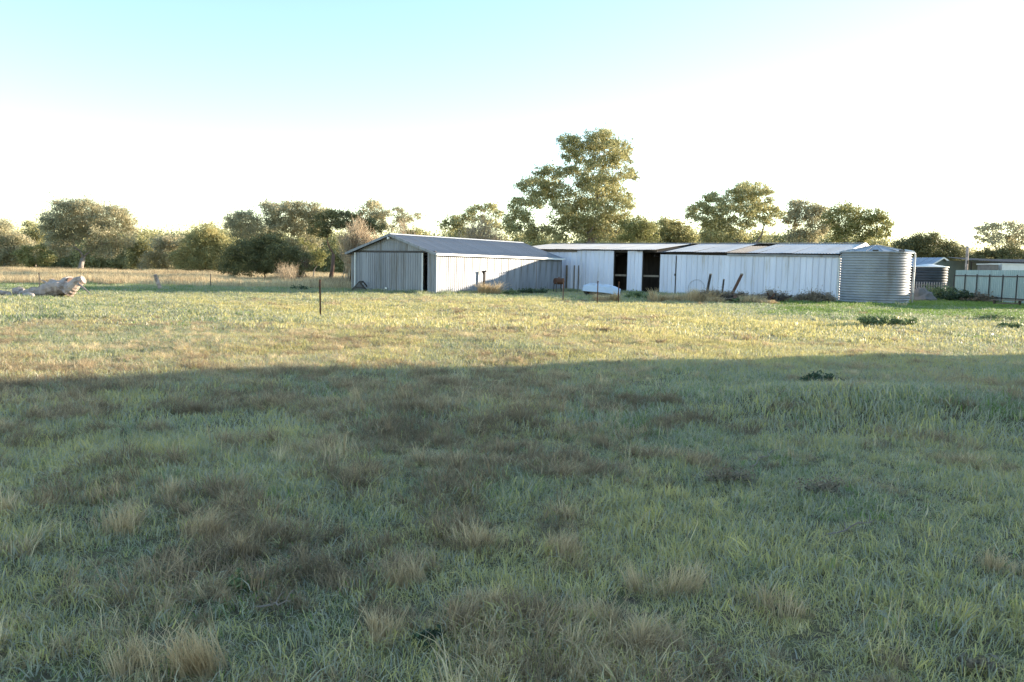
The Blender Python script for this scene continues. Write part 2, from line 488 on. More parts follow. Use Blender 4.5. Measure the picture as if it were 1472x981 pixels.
def grey_shed():
    r = thing('gable_shed', 'grey corrugated gable shed with closed sliding doors on its front', 'shed', S1_O, S1_T - math.pi / 2)
    w, L, he, hr = S1_W, S1_L, S1_HE, S1_HR
    h = w / 2
    zt = lambda x: he + (hr - he) * (1 - abs(x) / h) - 0.03
    # front: jamb sheets, two sliding doors of sheets, gable sheets
    xa, xb, xc = s1x(513.5), s1x(610.2), s1x(614.5)
    header = he + 0.02
    sheet(-h, xa, lambda x: 0, lambda x: min(header, zt(x))).build('wall_sheet', 'galv', r)
    sheet(xc, h, lambda x: 0, lambda x: min(header, zt(x))).build('wall_sheet', 'galv', r)
    n = 9
    gx = [-h + 0.35 + (2 * h - 0.7) * i / n for i in range(n + 1)]
    for a, b in zip(gx, gx[1:]):
        sheet(a, b - 0.004, lambda x: header + 0.11, lambda x: max(header + 0.12, zt(x) - 0.02), 0.17, y=-0.02).build('gable_sheet', 'galv', r)
    MB().box((0, -0.015, header + 0.05), (w - 0.1, 0.09, 0.10)).build('door_track', 'dark_steel', r)
    mid = s1x(559.5)
    for k, (a, b) in enumerate(((xa, mid - 0.01), (mid + 0.01, xb))):
        yy = -0.12 - 0.05 * k
        m = 5
        for i in range(m):
            s = sheet(a + (b - a) * i / m, a + (b - a) * (i + 1) / m - 0.003, lambda x: 0.04, lambda x: header - 0.02, 0.17, 0.035, y=yy)
            s.build('door_sheet', 'galv', r)
        MB().box(((a + b) / 2, yy + 0.035, 1.3), (b - a - 0.1, 0.05, 0.08)).build('door_rail', 'dark_steel', r)
    MB().box((mid - 0.05, -0.24, 0.35), (0.14, 0.05, 0.11)).build('door_handle', 'trim_white', r)
    MB().box((xa, -0.20, header / 2), (0.07, 0.06, header - 0.05)).build('door_jamb', 'trim_white', r)
    MB().box((xb, -0.20, header / 2), (0.07, 0.06, header - 0.05)).build('door_jamb', 'trim_white', r)
    # long walls and the back
    m = 18
    sw = L / m
    for side in (1, -1):
        s = remap(sheet(0, sw - 0.004, lambda x: 0, lambda x: he, 0.2), lambda x, y, z: (side * -y, x, z))
        repeat(s.build('wall_sheet', 'galv', r), [(side * h, i * sw, 0) for i in range(m)])
    for i in range(8):
        a = -h + w * i / 8
        remap(sheet(a, a + w / 8 - 0.004, lambda x: 0, zt), lambda x, y, z: (x, L - y, z)).build('wall_sheet', 'galv', r)
    # darker joint strips on the sunny wall
    j = MB().box((0, 0, 1.3), (0.012, 0.03, 2.56)).build('cover_strip', 'rust_light', r)
    repeat(j, [(h + 0.012, s1y(p), 0) for p in (653.5, 690.5, 723.5, 771)])
    MB().box((h + 0.01, L - 0.03, he / 2), (0.05, 0.09, he)).build('corner_trim', 'dark_steel', r)
    MB().box((h - 0.01, -0.02, he / 2), (0.09, 0.05, he)).build('corner_trim', 'galv', r)
    # roof: sheets of both slopes, ridge cap, gutter, barge boards
    ov, fo = 0.18, 0.32
    m = 20
    rl = L + fo + 0.12
    rw = rl / m
    sl = (hr - he) / h
    for side in (1, -1):
        s = remap(roof_sheet(0, rw - 0.004, (h + ov, he - ov * sl + 0.03), (0.02, hr + 0.03), 0.19),
                  lambda x, y, z: (side * y, x, z))
        repeat(s.build('roof_sheet', 'galv_roof', r), [(0, -fo + i * rw, 0) for i in range(m)])
    cap = MB()
    for side in (1, -1):
        cap.add([(0, -fo - 0.02, hr + 0.085), (0, L + 0.1, hr + 0.085), (side * 0.2, L + 0.1, hr + 0.075 - 0.2 * sl), (side * 0.2, -fo - 0.02, hr + 0.075 - 0.2 * sl)], [(0, 1, 2, 3)])
    cap.build('ridge_cap', 'trim_white', r)
    for side in (1, -1):
        MB().box((side * (h + ov + 0.045), L / 2 - 0.1, he - ov * sl - 0.02), (0.11, rl + 0.02, 0.13)).build('gutter', 'trim_white' if side > 0 else 'galv', r)
        q = (side * (h + ov), -fo - 0.03, he - ov * sl - 0.02)
        MB().bar(q, (0, -fo - 0.03, hr - 0.02), 0.05, 0.15).build('barge_board', 'galv', r)
        MB().bar((side * (h + ov), L + 0.14, he - ov * sl - 0.02), (0, L + 0.14, hr - 0.02), 0.03, 0.12).build('barge_board', 'galv', r)
    MB().box((-0.05, -fo - 0.02, hr - 0.22), (0.12, 0.14, 0.14)).build('lamp', 'trim_white', r)
    for i in range(6):
        MB().bar((-h + 0.1, 0.3 + i * (L - 0.6) / 5, he - 0.1), (h - 0.1, 0.3 + i * (L - 0.6) / 5, he - 0.1), 0.1).build('rafter', 'dark_timber', r)
grey_shed()

# ------------------------------------------------------------------ long white shed
T2 = math.radians(35)
S2_R = Vector((GX(1203, 53.4), 53.4, 0))
S2_X = Vector((math.cos(T2), -math.sin(T2), 0))
S2_Y = Vector((math.sin(T2), math.cos(T2), 0))
S2_L = 26.0
S2_O = S2_R - S2_X * S2_L
S2_W = 13.0
S2_HR = 3.98
def s2x(px, py=395, off=0.0):
    p = hit(px, py, S2_R + S2_Y * off, S2_Y) - S2_O
    return p.dot(S2_X)
def s2z(px, py):
    return hit(px, py, S2_R, S2_Y).z

def long_shed():
    r = thing('long_shed', 'long low white painted shed with two dark door openings and a patchy roof', 'shed', S2_O, -T2)
    L, w, hr = S2_L, S2_W, S2_HR
    g0, g1 = s2x(944, 360), s2x(957, 360)
    def he(x):
        return 3.30 if x < g0 else 3.22 - 0.10 * (x - g1) / (L - g1)
    d = [(s2x(882), s2x(901.5)), (s2x(923), s2x(948.5))]
    # front wall sheets
    spans = [(0.0, d[0][0]), (d[0][1], d[1][0]), (d[1][1], s2x(971.5)), (s2x(971.5) + 0.02, L)]
    for a, b in spans:
        n = max(1, round((b - a) / 0.78))
        for i in range(n):
            x0, x1 = a + (b - a) * i / n, a + (b - a) * (i + 1) / n - 0.005
            o = random.uniform(-0.012, 0.012)
            bt = random.choice((0.0, 0.0, 0.03, 0.06))
            top = (lambda x: he(x) - 0.05) if x0 < g0 else (lambda x: he(x) - 0.22)
            sheet(x0, x1, lambda x: bt, top, 0.39, 0.045, 2, y=o).build('wall_sheet', 'white_sheet', r)
    # loose darker sheet strips leaning over the wall at the left
    for px, ww in ((815, 0.16), (826, 0.10), (832, 0.07)):
        x = s2x(px)
        MB().box((x, -0.06, 1.05), (ww, 0.03, 2.1)).build('batten', 'timber', r)
    MB().box((s2x(971.5), -0.03, 1.45), (0.06, 0.05, 2.9)).build('batten', 'dark_timber', r)
    MB().box((s2x(970.4), -0.06, 1.55), (0.05, 0.05, 0.16)).build('latch', 'dark_steel', r)
    for a, b in d:
        z = s2z((882 + 901) / 2, 396)
        MB().box(((a + b) / 2, 0.12, z), (b - a + 0.2, 0.06, 0.14)).build('rail', 'timber', r)
        for x in (a, b):
            MB().box((x + (0.02 if x == a else -0.02), 0.06, 1.6), (0.07, 0.1, 3.2)).build('door_jamb', 'dark_timber', r)
    # back, left and right walls
    n = 33
    s = remap(sheet(0, L / n - 0.004, lambda x: 0, lambda x: 3.1, 0.39, 0.03, 2), lambda x, y, z: (x, w - y, z))
    repeat(s.build('wall_sheet', 'white_sheet', r), [(i * L / n, 0, 0) for i in range(n)])
    n = 16
    for i in range(n):
        a, b = w * i / n, w * (i + 1) / n - 0.005
        hl = 3.0
        zt = lambda y: hl + (hr - hl) * (1 - abs(y - w / 2) / (w / 2)) - 0.02
        remap(sheet(a, b, lambda x: 0, zt, 0.39, 0.03, 2), lambda x, y, z: (L - y, x, z)).build('wall_sheet', 'white_sheet', r)
        remap(sheet(a, b, lambda x: 0, zt, 0.39, 0.03, 2), lambda x, y, z: (y, x, z)).build('wall_sheet', 'white_sheet', r)
    # roof sheets; one strip missing between the halves, a hole near the ridge, two tan lower sheets
    hx = s2x(1106, 352, w / 2)
    pr = (w / 2, hr)
    def slope_sheets(a, b, ez):
        n = round((b - a) / 0.76)
        for i in range(n):
            x0, x1 = a + (b - a) * i / n, a + (b - a) * (i + 1) / n - 0.006
            z = ez(x0) + random.uniform(-0.012, 0.02)
            p = (-0.28 - random.uniform(0, 0.06), z)
            if abs((x0 + x1) / 2 - hx) < 0.62:
                q = (p[0] + (pr[0] - p[0]) * 0.72, p[1] + (pr[1] - p[1]) * 0.72)
                roof_sheet(x0, x1, p, q, 0.19).build('roof_sheet', 'rust_roof', r)['label'] = 'tan rusted short roof sheet below the hole'
            else:
                mt = 'white_roof'
                roof_sheet(x0, x1, p, (pr[0], pr[1] + 0.02), 0.19).build('roof_sheet', mt, r)
    slope_sheets(0, g0, lambda x: 3.33)
    slope_sheets(g1, L + 0.12, lambda x: 3.19 - 0.10 * (x - g1) / (L - g1))
    n = 34
    s = roof_sheet(0, (L + 0.12) / n - 0.005, (w + 0.2, 3.05), (pr[0], pr[1] + 0.02), 0.19)
    repeat(s.build('roof_sheet', 'white_roof', r), [(i * (L + 0.12) / n, 0, 0) for i in range(n)])
    cap = MB()
    for side in (1, -1):
        cap.add([(-0.05, w / 2, hr + 0.085), (L + 0.13, w / 2, hr + 0.085), (L + 0.13, w / 2 + side * 0.22, hr + 0.055), (-0.05, w / 2 + side * 0.22, hr + 0.055)], [(0, 1, 2, 3)])
    cap.build('ridge_cap', 'galv', r)
    # eave beams: dark plate behind the wall tops, pale fascia on the right half
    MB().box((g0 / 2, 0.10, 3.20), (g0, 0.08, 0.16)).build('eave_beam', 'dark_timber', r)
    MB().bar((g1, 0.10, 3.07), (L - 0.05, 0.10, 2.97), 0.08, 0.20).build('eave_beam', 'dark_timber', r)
    fx = s2x(1045)
    MB().bar((fx, -0.10, 3.02), (L + 0.02, -0.10, 2.97), 0.04, 0.13).build('fascia', 'galv', r)
    MB().bar((0.0, -0.07, 3.19), (s2x(829), -0.07, 3.19), 0.03, 0.13).build('fascia', 'timber', r)
    for side in (0, 1):
        y0 = -0.3 if side == 0 else w + 0.22
        MB().bar((L + 0.16, y0, 2.95), (L + 0.16, w / 2, hr - 0.01), 0.04, 0.22).build('barge_board', 'trim_white', r)
    MB().box((L + 0.02, 0.02, 1.45), (0.10, 0.10, 2.9)).build('corner_trim', 'trim_white', r)
    # added dark sheet blocks sun leaking at the missing strip; added boards blacken the doorways
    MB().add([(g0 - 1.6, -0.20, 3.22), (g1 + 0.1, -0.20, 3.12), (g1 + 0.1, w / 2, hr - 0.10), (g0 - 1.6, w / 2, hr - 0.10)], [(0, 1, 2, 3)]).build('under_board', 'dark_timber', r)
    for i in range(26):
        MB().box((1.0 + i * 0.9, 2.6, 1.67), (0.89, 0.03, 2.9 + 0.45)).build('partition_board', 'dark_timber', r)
    # frame inside: rafters and posts, seen through the openings
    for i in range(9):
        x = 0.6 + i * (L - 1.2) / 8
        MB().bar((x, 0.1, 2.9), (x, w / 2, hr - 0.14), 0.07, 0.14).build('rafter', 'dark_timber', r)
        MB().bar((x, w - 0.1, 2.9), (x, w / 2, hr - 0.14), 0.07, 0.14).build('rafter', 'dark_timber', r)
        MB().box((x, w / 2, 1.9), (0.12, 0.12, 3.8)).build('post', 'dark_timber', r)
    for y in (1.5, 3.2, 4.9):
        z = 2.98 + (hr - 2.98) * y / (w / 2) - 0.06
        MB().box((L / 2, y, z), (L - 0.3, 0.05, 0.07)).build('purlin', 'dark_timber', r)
long_shed()

# ------------------------------------------------------------------ corrugated water tank with its downpipe
def water_tank():
    yc = 52.05
    c = Vector((GX(1255.5, yc), yc, 0))
    r = thing('water_tank', 'big corrugated galvanised water tank at the right end of the long shed', 'water tank', c)
    R, H = 2.07, 3.20
    prof = []
    n = 20
    for i in range(n * 6 + 1):
        z = H * i / (n * 6)
        prof.append((R - 0.04 + 0.045 * math.cos(2 * math.pi * i / 6), z))
    MB().lathe(prof, 96).build('tank_wall', 'tank_galv', r, True)
    # roof in radial panels, each with a small upstand
    k = 14
    for i in range(k):
        a0, a1 = 2 * math.pi * i / k, 2 * math.pi * (i + 1) / k - 0.006
        rr = R + 0.06
        p = [(0.25 * math.cos(a), 0.25 * math.sin(a), H + 0.44) for a in (a0, a1)] + [(rr * math.cos(a), rr * math.sin(a), H + 0.03) for a in (a1, a0)]
        mb = MB().add(p, [(0, 1, 2, 3)])
        q = [(0.25 * math.cos(a0), 0.25 * math.sin(a0), H + 0.45), (rr * math.cos(a0), rr * math.sin(a0), H + 0.04)]
        mb.bar(q[0], q[1], 0.03, 0.05)
        mb.build('roof_panel', 'tank_galv', r)
    MB().lathe([(0.0, H + 0.50), (0.16, H + 0.49), (0.28, H + 0.43)], 14).build('roof_cap', 'tank_galv', r)
    MB().lathe([(R + 0.03, H - 0.03), (R + 0.07, H - 0.02), (R + 0.07, H + 0.04), (R + 0.02, H + 0.05)], 64).build('rim', 'tank_galv', r)
    for px in (1244, 1281):
        a = math.atan2(-1, (px - 1255.5) / 45.0 * 1.0 - 0.2)
        MB().box((math.cos(a) * (R - 0.02), math.sin(a) * (R - 0.02), H + 0.09), (0.34, 0.14, 0.10), a + math.pi / 2).build('lug', 'dark_steel', r)
    # downpipe
    a = -0.28
    p = lambda rr, z: (rr * math.cos(a), rr * math.sin(a), z)
    t = thing('downpipe', 'white downpipe with an elbow on the right side of the water tank', 'pipe', c + Vector(p(R + 0.17, 0)))
    o = Vector(p(R + 0.17, 0))
    pts = [Vector(p(R - 0.45, H + 0.18)) - o, Vector(p(R - 0.1, H + 0.13)) - o, Vector(p(R + 0.06, H + 0.09)) - o, Vector(p(R + 0.15, H + 0.0)) - o, Vector(p(R + 0.17, H - 0.14)) - o]
    MB().tube(pts, 0.055, 10).build('elbow', 'trim_white', t, True)
    MB().tube([(0, 0, 0.0), (0, 0, 1.6), (0, 0, H - 0.1)], 0.055, 10).build('pipe', 'trim_white', t, True)
    for z in (0.7, 2.1):
        MB().lathe([(0.056, z - 0.03), (0.07, z - 0.03), (0.07, z + 0.03), (0.056, z + 0.03)], 10).build('clip', 'tank_galv', t)
water_tank()

# ------------------------------------------------------------------ big barn outside the frame on the right: it shades the near paddock
def barn():
    o = Vector((12.1, 19.6, 0)) + Vector((math.cos(SUN_AZ), math.sin(SUN_AZ), 0)) * 9.5
    r = thing('machinery_barn', 'tall red brick and iron barn standing right of the near paddock', 'barn', o)
    w, L, he, hr = 9.0, 34.0, 4.6, 6.0
    mb = MB()
    mb.add([(0, 0, 0), (0, -L, 0), (0, -L, he), (0, 0, he), (w, 0, 0), (w, -L, 0), (w, -L, he), (w, 0, he), (w / 2, 0, hr), (w / 2, -L, hr)],
           [(0, 1, 2, 3), (4, 7, 6, 5), (0, 3, 8, 7, 4), (1, 5, 6, 9, 2)])
    mb.build('wall', 'brick_wall', r)
    for i in range(24):
        y = -L * i / 24
        for q in ((-0.35, he - 0.06), (w + 0.35, he - 0.06)):
            remap(roof_sheet(y - L / 24, y - 0.01, (q[0], q[1]), (w / 2, hr + 0.05), 0.24), lambda x, yy, z: (yy, x, z)).build('roof_sheet', 'galv_roof', r)
    MB().box((-0.05, -L / 2, 2.0), (0.1, 4.2, 4.0)).build('door', 'dark_timber', r)
    for y in (-6, -12, -22, -28):
        f = MB().box((-0.04, y, 2.2), (0.1, 1.3, 1.3)).build('window', 'trim_white', r)
        MB().box((-0.10, y, 2.2), (0.03, 1.1, 1.1)).build('pane', 'dark_tank', f)
barn()

# ------------------------------------------------------------------ trees and shrubs
def leaf_cloud(centres, radii, cov, l, w, droop=0.5, sub=9, squash=0.8, seed=0):
    """leaf quads spread in small bunches through clumps; returns verts, quads, rnd"""
    g = np.random.default_rng(seed)
    P = []
    tone = []
    for c, r in zip(centres, radii):
        r = r * 1.3
        an = np.array([g.uniform(0.95, 1.5), g.uniform(0.9, 1.3), g.uniform(0.55, 0.9)])
        n = int(1.55 * cov * math.pi * r * r / (0.6 * l * w)) + 8
        k = max(3, int(sub * g.uniform(0.8, 1.2)))
        d = g.normal(size=(k, 3)); d /= np.linalg.norm(d, axis=1)[:, None]
        sc = np.asarray(c) + d * r * (g.uniform(0.25, 1.0, (k, 1)) ** 0.6) * an * np.array([1, 1, squash / 0.8]) * 0.8
        pick = g.integers(0, k, n)
        q = g.normal(size=(n, 3)) * (r * g.choice([0.18, 0.27, 0.42], size=(n, 1))) * np.array([1, 1, 0.75])
        P.append(sc[pick] + q)
        tone.append(np.clip(g.uniform(0.0, 1, n) * 0.6 + g.uniform(0, 0.4, k)[pick] + g.uniform(-0.1, 0.1), 0, 1))
    P = np.concatenate(P); tone = np.concatenate(tone)
    n = len(P)
    a = g.normal(size=(n, 3)); a[:, 2] -= droop * 1.6
    a /= np.linalg.norm(a, axis=1)[:, None]
    b = np.cross(a, g.normal(size=(n, 3)))
    b /= np.linalg.norm(b, axis=1)[:, None] + 1e-9
    s = g.uniform(0.65, 1.3, (n, 1))
    V = np.stack([P - a * l * s / 2, P + b * w * s / 2, P + a * l * s / 2, P - b * w * s / 2], 1).reshape(-1, 3)
    Q = np.arange(4 * n).reshape(-1, 4)
    return V, Q, np.repeat(tone, 4)

def skeleton(base, fork, clumps, R, seed, twig=0.022):
    """trunk to fork, then limbs grown greedily to every clump; returns list of (pts, radii)"""
    g = random.Random(seed)
    nodes = [(base, R), (base.lerp(fork, 0.5) + Vector((g.uniform(-.1, .1), 0, 0)), R * 0.85), (fork, R * 0.75)]
    trunk = [([n[0] for n in nodes], [R * 1.25, R * 0.85, R * 0.75])]
    limbs = []
    avail = [(fork, R * 0.42, 0.0), (base.lerp(fork, 0.7), R * 0.4, 0.0)]
    for c in sorted(clumps, key=lambda c: (c - fork).length):
        best = min(avail, key=lambda n: (c - n[0]).length + 0.35 * n[2] + (1.5 if n[0].z > c.z + 0.5 else 0))
        p, r0, dist = best
        d = c - p
        m = 5
        pts, rad = [p], [r0]
        off = Vector((g.uniform(-1, 1), g.uniform(-1, 1), g.uniform(0.1, 0.8))) * d.length * 0.14
        for i in range(1, m + 1):
            t = i / m
            q = p + d * t + off * math.sin(math.pi * t) + Vector((g.uniform(-1, 1), g.uniform(-1, 1), g.uniform(-1, 1))) * d.length * 0.03
            pts.append(q)
            rad.append(max(twig, r0 * (1 - 0.65 * t)))
            if i >= 2:
                avail.append((q, max(twig, r0 * (1 - 0.6 * t) * 0.62), dist + d.length * t))
        limbs.append((pts, rad))
    return trunk, limbs

def tree(name, label, base_px, Y, clumps, leaf='gum_leaf', bark='bark', R=0.3, cov=1.5, l=0.27, w=0.11, droop=0.5, fork=0.28, group=None, dz=None, seed=1, cat='tree', sub=9, squash=0.8, depth=0.5):
    """clumps: (px, py, radius px) as seen in the photo, spread in depth around Y"""
    g = random.Random(seed)
    xs = [c[0] for c in clumps]
    half = (max(xs) - min(xs)) / 2 * Y / F
    C, Rr = [], []
    sat = []
    for px, py, rp in clumps:
        for k in range(2):
            a = g.uniform(0, 6.283)
            sat.append((px + math.cos(a) * rp * 0.85, py + math.sin(a) * rp * 0.6 + rp * 0.25, rp * g.uniform(0.55, 0.8)))
    main_n = len(clumps)
    for px, py, rp in list(clumps) + sat:
        dy = g.uniform(-1, 1) * half * depth
        p = W(px, py, Y + dy)
        C.append(p)
        Rr.append(rp * (Y + dy) / F)
    bx = GX(base_px, Y)
    base = Vector((bx, Y, 0))
    top = max(c.z for c in C)
    cx = sum(c.x for c in C) / len(C)
    f = Vector((bx + (cx - bx) * 0.3, Y, max(0.5, top * fork)))
    r = thing(name, label, cat, base, 0, group)
    tr, lb = skeleton(base, f, C[:main_n], R, seed)
    mb = MB()
    for pts, rad in tr:
        mb.tube([p - base for p in pts], rad, 8)
    mb.build('trunk', bark, r, True)
    mb = MB()
    for pts, rad in lb:
        mb.tube([p - base for p in pts], rad, 5, False)
    mb.build('limbs', bark, r, True)
    V, Q, t = leaf_cloud([np.array(c - base) for c in C], Rr, cov, l, w, droop, sub, squash, seed)
    link('crown', arrmesh('crown', V, Q, {'rnd': t}), leaf, r)
    return r

def dome(x0, x1, y0, y1, n, rp, seed, flat=1.0, lumpy=0.25):
    """clump centres filling an uneven dome between x0..x1 and top y0 .. bottom y1"""
    g = random.Random(seed)
    out = []
    ph = g.uniform(0, 6)
    for i in range(n):
        t = (i + g.uniform(0.2, 0.8)) / n
        x = x0 + (x1 - x0) * t
        e = 1 - abs(2 * t - 1) ** (2.2 * flat)
        top = y1 - (y1 - y0) * (0.45 + 0.55 * e) * (1 - lumpy * (0.5 + 0.5 * math.sin(ph + t * 17)))
        r = rp * g.uniform(0.75, 1.25)
        out.append((x, top + r * 0.8, r))
        y = top + r * 1.6
        while y < y1 - rp * 0.6:
            y += r * g.uniform(0.5, 0.9)
            out.append((x + g.uniform(-1, 1) * rp, min(y, y1 - rp * 0.5), rp * g.uniform(0.7, 1.1)))
            y += r * 0.5
    return out

FARL = 'gum trees along the back of the paddock'
# --- left tree line
tree('gum_tree', 'pale olive gum tree cut by the left edge of the photo', 8, 118, dome(-30, 36, 311, 380, 6, 13, 1), 'gum_grey', R=0.3, group=FARL, seed=11)
tree('gum_tree', 'thin dark gum tree left of the big spreading gum, sky between its leaves', 52, 125, dome(36, 66, 306, 372, 3, 9, 2), 'gum_leaf', cov=0.9, R=0.2, group=FARL, seed=12)
tree('gum_tree', 'largest gum tree on the left, spreading crown and forked pale trunk', 116, 108,
     [(88, 300, 13), (104, 294, 13), (120, 296, 13), (134, 304, 12), (160, 301, 11), (172, 310, 11), (182, 318, 9), (78, 314, 12), (95, 314, 14), (114, 314, 14),
      (134, 320, 13), (152, 318, 13), (70, 328, 11), (86, 332, 13), (104, 334, 12), (126, 336, 12), (148, 334, 13), (168, 328, 12), (184, 334, 9), (74, 346, 10),
      (92, 350, 10), (140, 352, 11), (160, 350, 12), (150, 362, 9), (176, 348, 9), (84, 362, 9)], 'gum_grey', 'bark_pale', R=0.38, group=FARL, seed=13, fork=0.22)
tree('small_wattle', 'low yellowish wattle bush left of the big forked gum', 45, 103, [(30, 366, 8), (42, 360, 8), (50, 372, 9), (36, 376, 8), (58, 358, 7), (66, 366, 8), (62, 374, 8), (72, 370, 6)], 'gold_leaf', 'bark_red', R=0.09, cov=1.4, l=0.2, w=0.08, droop=0, group='low wattle bushes', seed=14, cat='bush', fork=0.15)
tree('gum_tree', 'small dark gum tree just right of the big spreading gum', 200, 122, dome(184, 220, 329, 384, 4, 10, 5), 'gum_leaf', R=0.2, cov=1.7, group=FARL, seed=15)
tree('gum_tree', 'rounded grey gum tree with a bare gap on its left side', 243, 120, dome(218, 264, 331, 385, 5, 10, 6), 'gum_grey', R=0.22, group=FARL, seed=16)
tree('gum_tree', 'dark gum tree left of the broad low wattle shrub', 296, 110, dome(262, 334, 317, 392, 7, 12, 7), 'gum_leaf', R=0.28, cov=1.7, group=FARL, seed=17)
tree('gum_tree', 'tall two-headed gum tree rising behind the broad wattle shrub', 368, 118,
     [(340, 312, 10), (352, 308, 9), (362, 316, 10), (385, 299, 9), (396, 302, 8), (390, 312, 10), (378, 322, 11), (350, 326, 11), (336, 324, 9), (400, 322, 9), (366, 334, 12), (390, 334, 12), (344, 340, 11), (375, 350, 12), (330, 316, 6)], 'gum_grey', R=0.28, group=FARL, seed=18)
tree('gum_tree', 'pale gum tree behind the flat-topped dark tree', 430, 120,
     [(414, 298, 9), (426, 296, 10), (440, 299, 10), (454, 301, 9), (464, 305, 8), (420, 310, 11), (436, 312, 11), (452, 314, 11), (412, 322, 10), (430, 328, 12), (448, 330, 12), (425, 345, 12), (445, 350, 12)], 'gum_grey', R=0.28, group=FARL, seed=19)
tree('wattle_shrub', 'broad dark dome-shaped wattle shrub on many fanning stems', 382, 72, dome(322, 440, 336, 390, 12, 11, 8, 0.9, 0.12), 'wattle_leaf', 'bark', R=0.16, cov=1.3, l=0.17, w=0.07, droop=0.0, seed=20, cat='shrub', fork=0.08)
tree('wattle_shrub', 'small yellow-green sapling between the broad shrub and the bare straw thicket', 452, 80, [(446, 352, 6), (432, 346, 5), (455, 362, 7), (462, 368, 7), (448, 372, 6), (458, 378, 6)], 'gold_leaf', 'bark', R=0.07, cov=0.9, l=0.2, w=0.08, seed=21, cat='shrub', group='low wattle bushes', fork=0.3)
tree('flat_topped_tree', 'dark flat-topped tree with a reddish leaning trunk left of the grey shed', 474, 78,
     [(452, 322, 9), (460, 314, 9), (472, 310, 9), (484, 309, 9), (496, 311, 9), (508, 314, 9), (520, 318, 9), (532, 322, 9), (542, 327, 8), (464, 324, 9), (478, 320, 10), (494, 320, 9), (510, 324, 9), (526, 330, 9), (448, 332, 7), (470, 332, 8)], 'wattle_leaf', 'bark_red', R=0.2, cov=1.5, l=0.18, w=0.08, droop=0.0, seed=22, fork=0.42, squash=0.6)
tree('gum_tree', 'tall open gum tree with two separate heads behind the grey shed', 556, 100,
     [(528, 296, 8), (538, 292, 8), (532, 306, 9), (546, 302, 9), (554, 308, 8), (542, 316, 9), (572, 302, 6), (580, 310, 8), (590, 316, 7), (600, 310, 5), (574, 320, 8), (556, 324, 9), (520, 304, 5)], 'gum_grey', R=0.24, cov=1.0, group=FARL, seed=23, fork=0.4)
tree('gum_tree', 'small olive tree just showing over the grey shed roof', 598, 105, dome(562, 632, 326, 372, 6, 9, 9), 'gum_leaf', R=0.2, group=FARL, seed=24)
tree('gum_tree', 'dark gum tree with layered limbs left of the tallest tree', 690, 92,
     [(640, 322, 8), (650, 318, 8), (662, 316, 8), (676, 304, 7), (686, 300, 7), (700, 297, 7), (712, 298, 7), (716, 306, 6), (672, 312, 8), (690, 314, 7), (704, 316, 8), (656, 328, 9), (678, 330, 9), (702, 330, 9), (720, 326, 8)], 'gum_leaf', R=0.24, cov=1.1, group=FARL, seed=25, fork=0.35)
# --- the tallest tree
tree('tall_gum_tree', 'tallest tree, a big olive gum towering over the long white shed', 856, 82,
     [(808, 203, 8), (818, 201, 9), (828, 206, 9), (816, 214, 8), (822, 224, 9), (812, 228, 6), (832, 218, 8), (846, 206, 11), (858, 196, 11), (868, 195, 11), (856, 212, 11), (872, 207, 11), (884, 205, 10),
      (893, 212, 10), (899, 222, 8), (902, 230, 6), (880, 220, 10), (862, 228, 11), (848, 236, 10), (872, 236, 10), (886, 232, 7), (836, 232, 7), (904, 244, 8), (896, 250, 8), (909, 254, 7),
      (780, 246, 8), (790, 243, 8), (798, 250, 8), (812, 247, 9), (824, 246, 9), (834, 252, 9), (756, 262, 8), (766, 259, 9), (776, 264, 10), (788, 266, 9), (800, 266, 8), (748, 268, 6),
      (764, 276, 9), (782, 278, 11), (796, 282, 12), (812, 276, 11), (746, 288, 8), (756, 290, 9), (740, 298, 7), (768, 292, 9), (838, 266, 12), (852, 256, 12), (868, 258, 12), (882, 262, 11),
      (850, 274, 13), (870, 276, 14), (888, 278, 12), (900, 284, 10), (906, 292, 8), (826, 290, 14), (846, 294, 14), (866, 296, 14), (884, 300, 13), (808, 296, 12), (818, 308, 13),
      (838, 312, 14), (858, 316, 14), (878, 318, 14), (898, 318, 12), (800, 316, 11), (826, 326, 13), (848, 334, 14), (870, 338, 14), (890, 336, 13), (810, 334, 11), (786, 330, 10),
      (736, 312, 9), (748, 310, 10), (760, 318, 9), (728, 322, 9), (744, 326, 10), (770, 330, 9), (758, 336, 9)], 'gum_leaf', 'bark', R=0.55, cov=1.35, l=0.26, w=0.1, droop=0.5, seed=26, fork=0.3, depth=0.45, sub=8)
tree('gum_tree', 'bright yellow-green young gum at the foot of the tallest tree', 916, 78, [(906, 326, 11), (918, 318, 9), (926, 328, 11), (930, 338, 10), (914, 338, 12), (900, 340, 10)], 'gold_leaf', R=0.16, cov=1.6, l=0.2, w=0.08, seed=27, group='trees behind the long shed', fork=0.3)
BEH = 'trees behind the long shed'
tree('gum_tree', 'dark low tree between the tallest gum and the wide domed gum', 958, 96, dome(932, 996, 308, 372, 6, 11, 10), 'gum_leaf', R=0.25, cov=1.8, group=BEH, seed=28)
tree('gum_tree', 'wide domed gum tree with dark layered crown behind the long shed roof', 1072, 90,
     [(1066, 272, 9), (1078, 268, 10), (1090, 269, 10), (1099, 276, 8), (1054, 280, 9), (1070, 284, 11), (1086, 284, 11), (1101, 290, 9), (1018, 286, 8), (1030, 284, 9), (1042, 290, 10), (1008, 292, 7),
      (1000, 300, 8), (1014, 302, 10), (1032, 304, 11), (1052, 300, 11), (1070, 302, 11), (1090, 304, 11), (1108, 302, 9), (1118, 308, 8), (996, 310, 7), (1010, 318, 11), (1030, 322, 12), (1050, 320, 11), (1076, 322, 10), (1100, 318, 9), (1020, 336, 12), (1044, 338, 12), (1064, 338, 10)],
     'gum_leaf', R=0.34, cov=1.4, group=BEH, seed=29, fork=0.32)
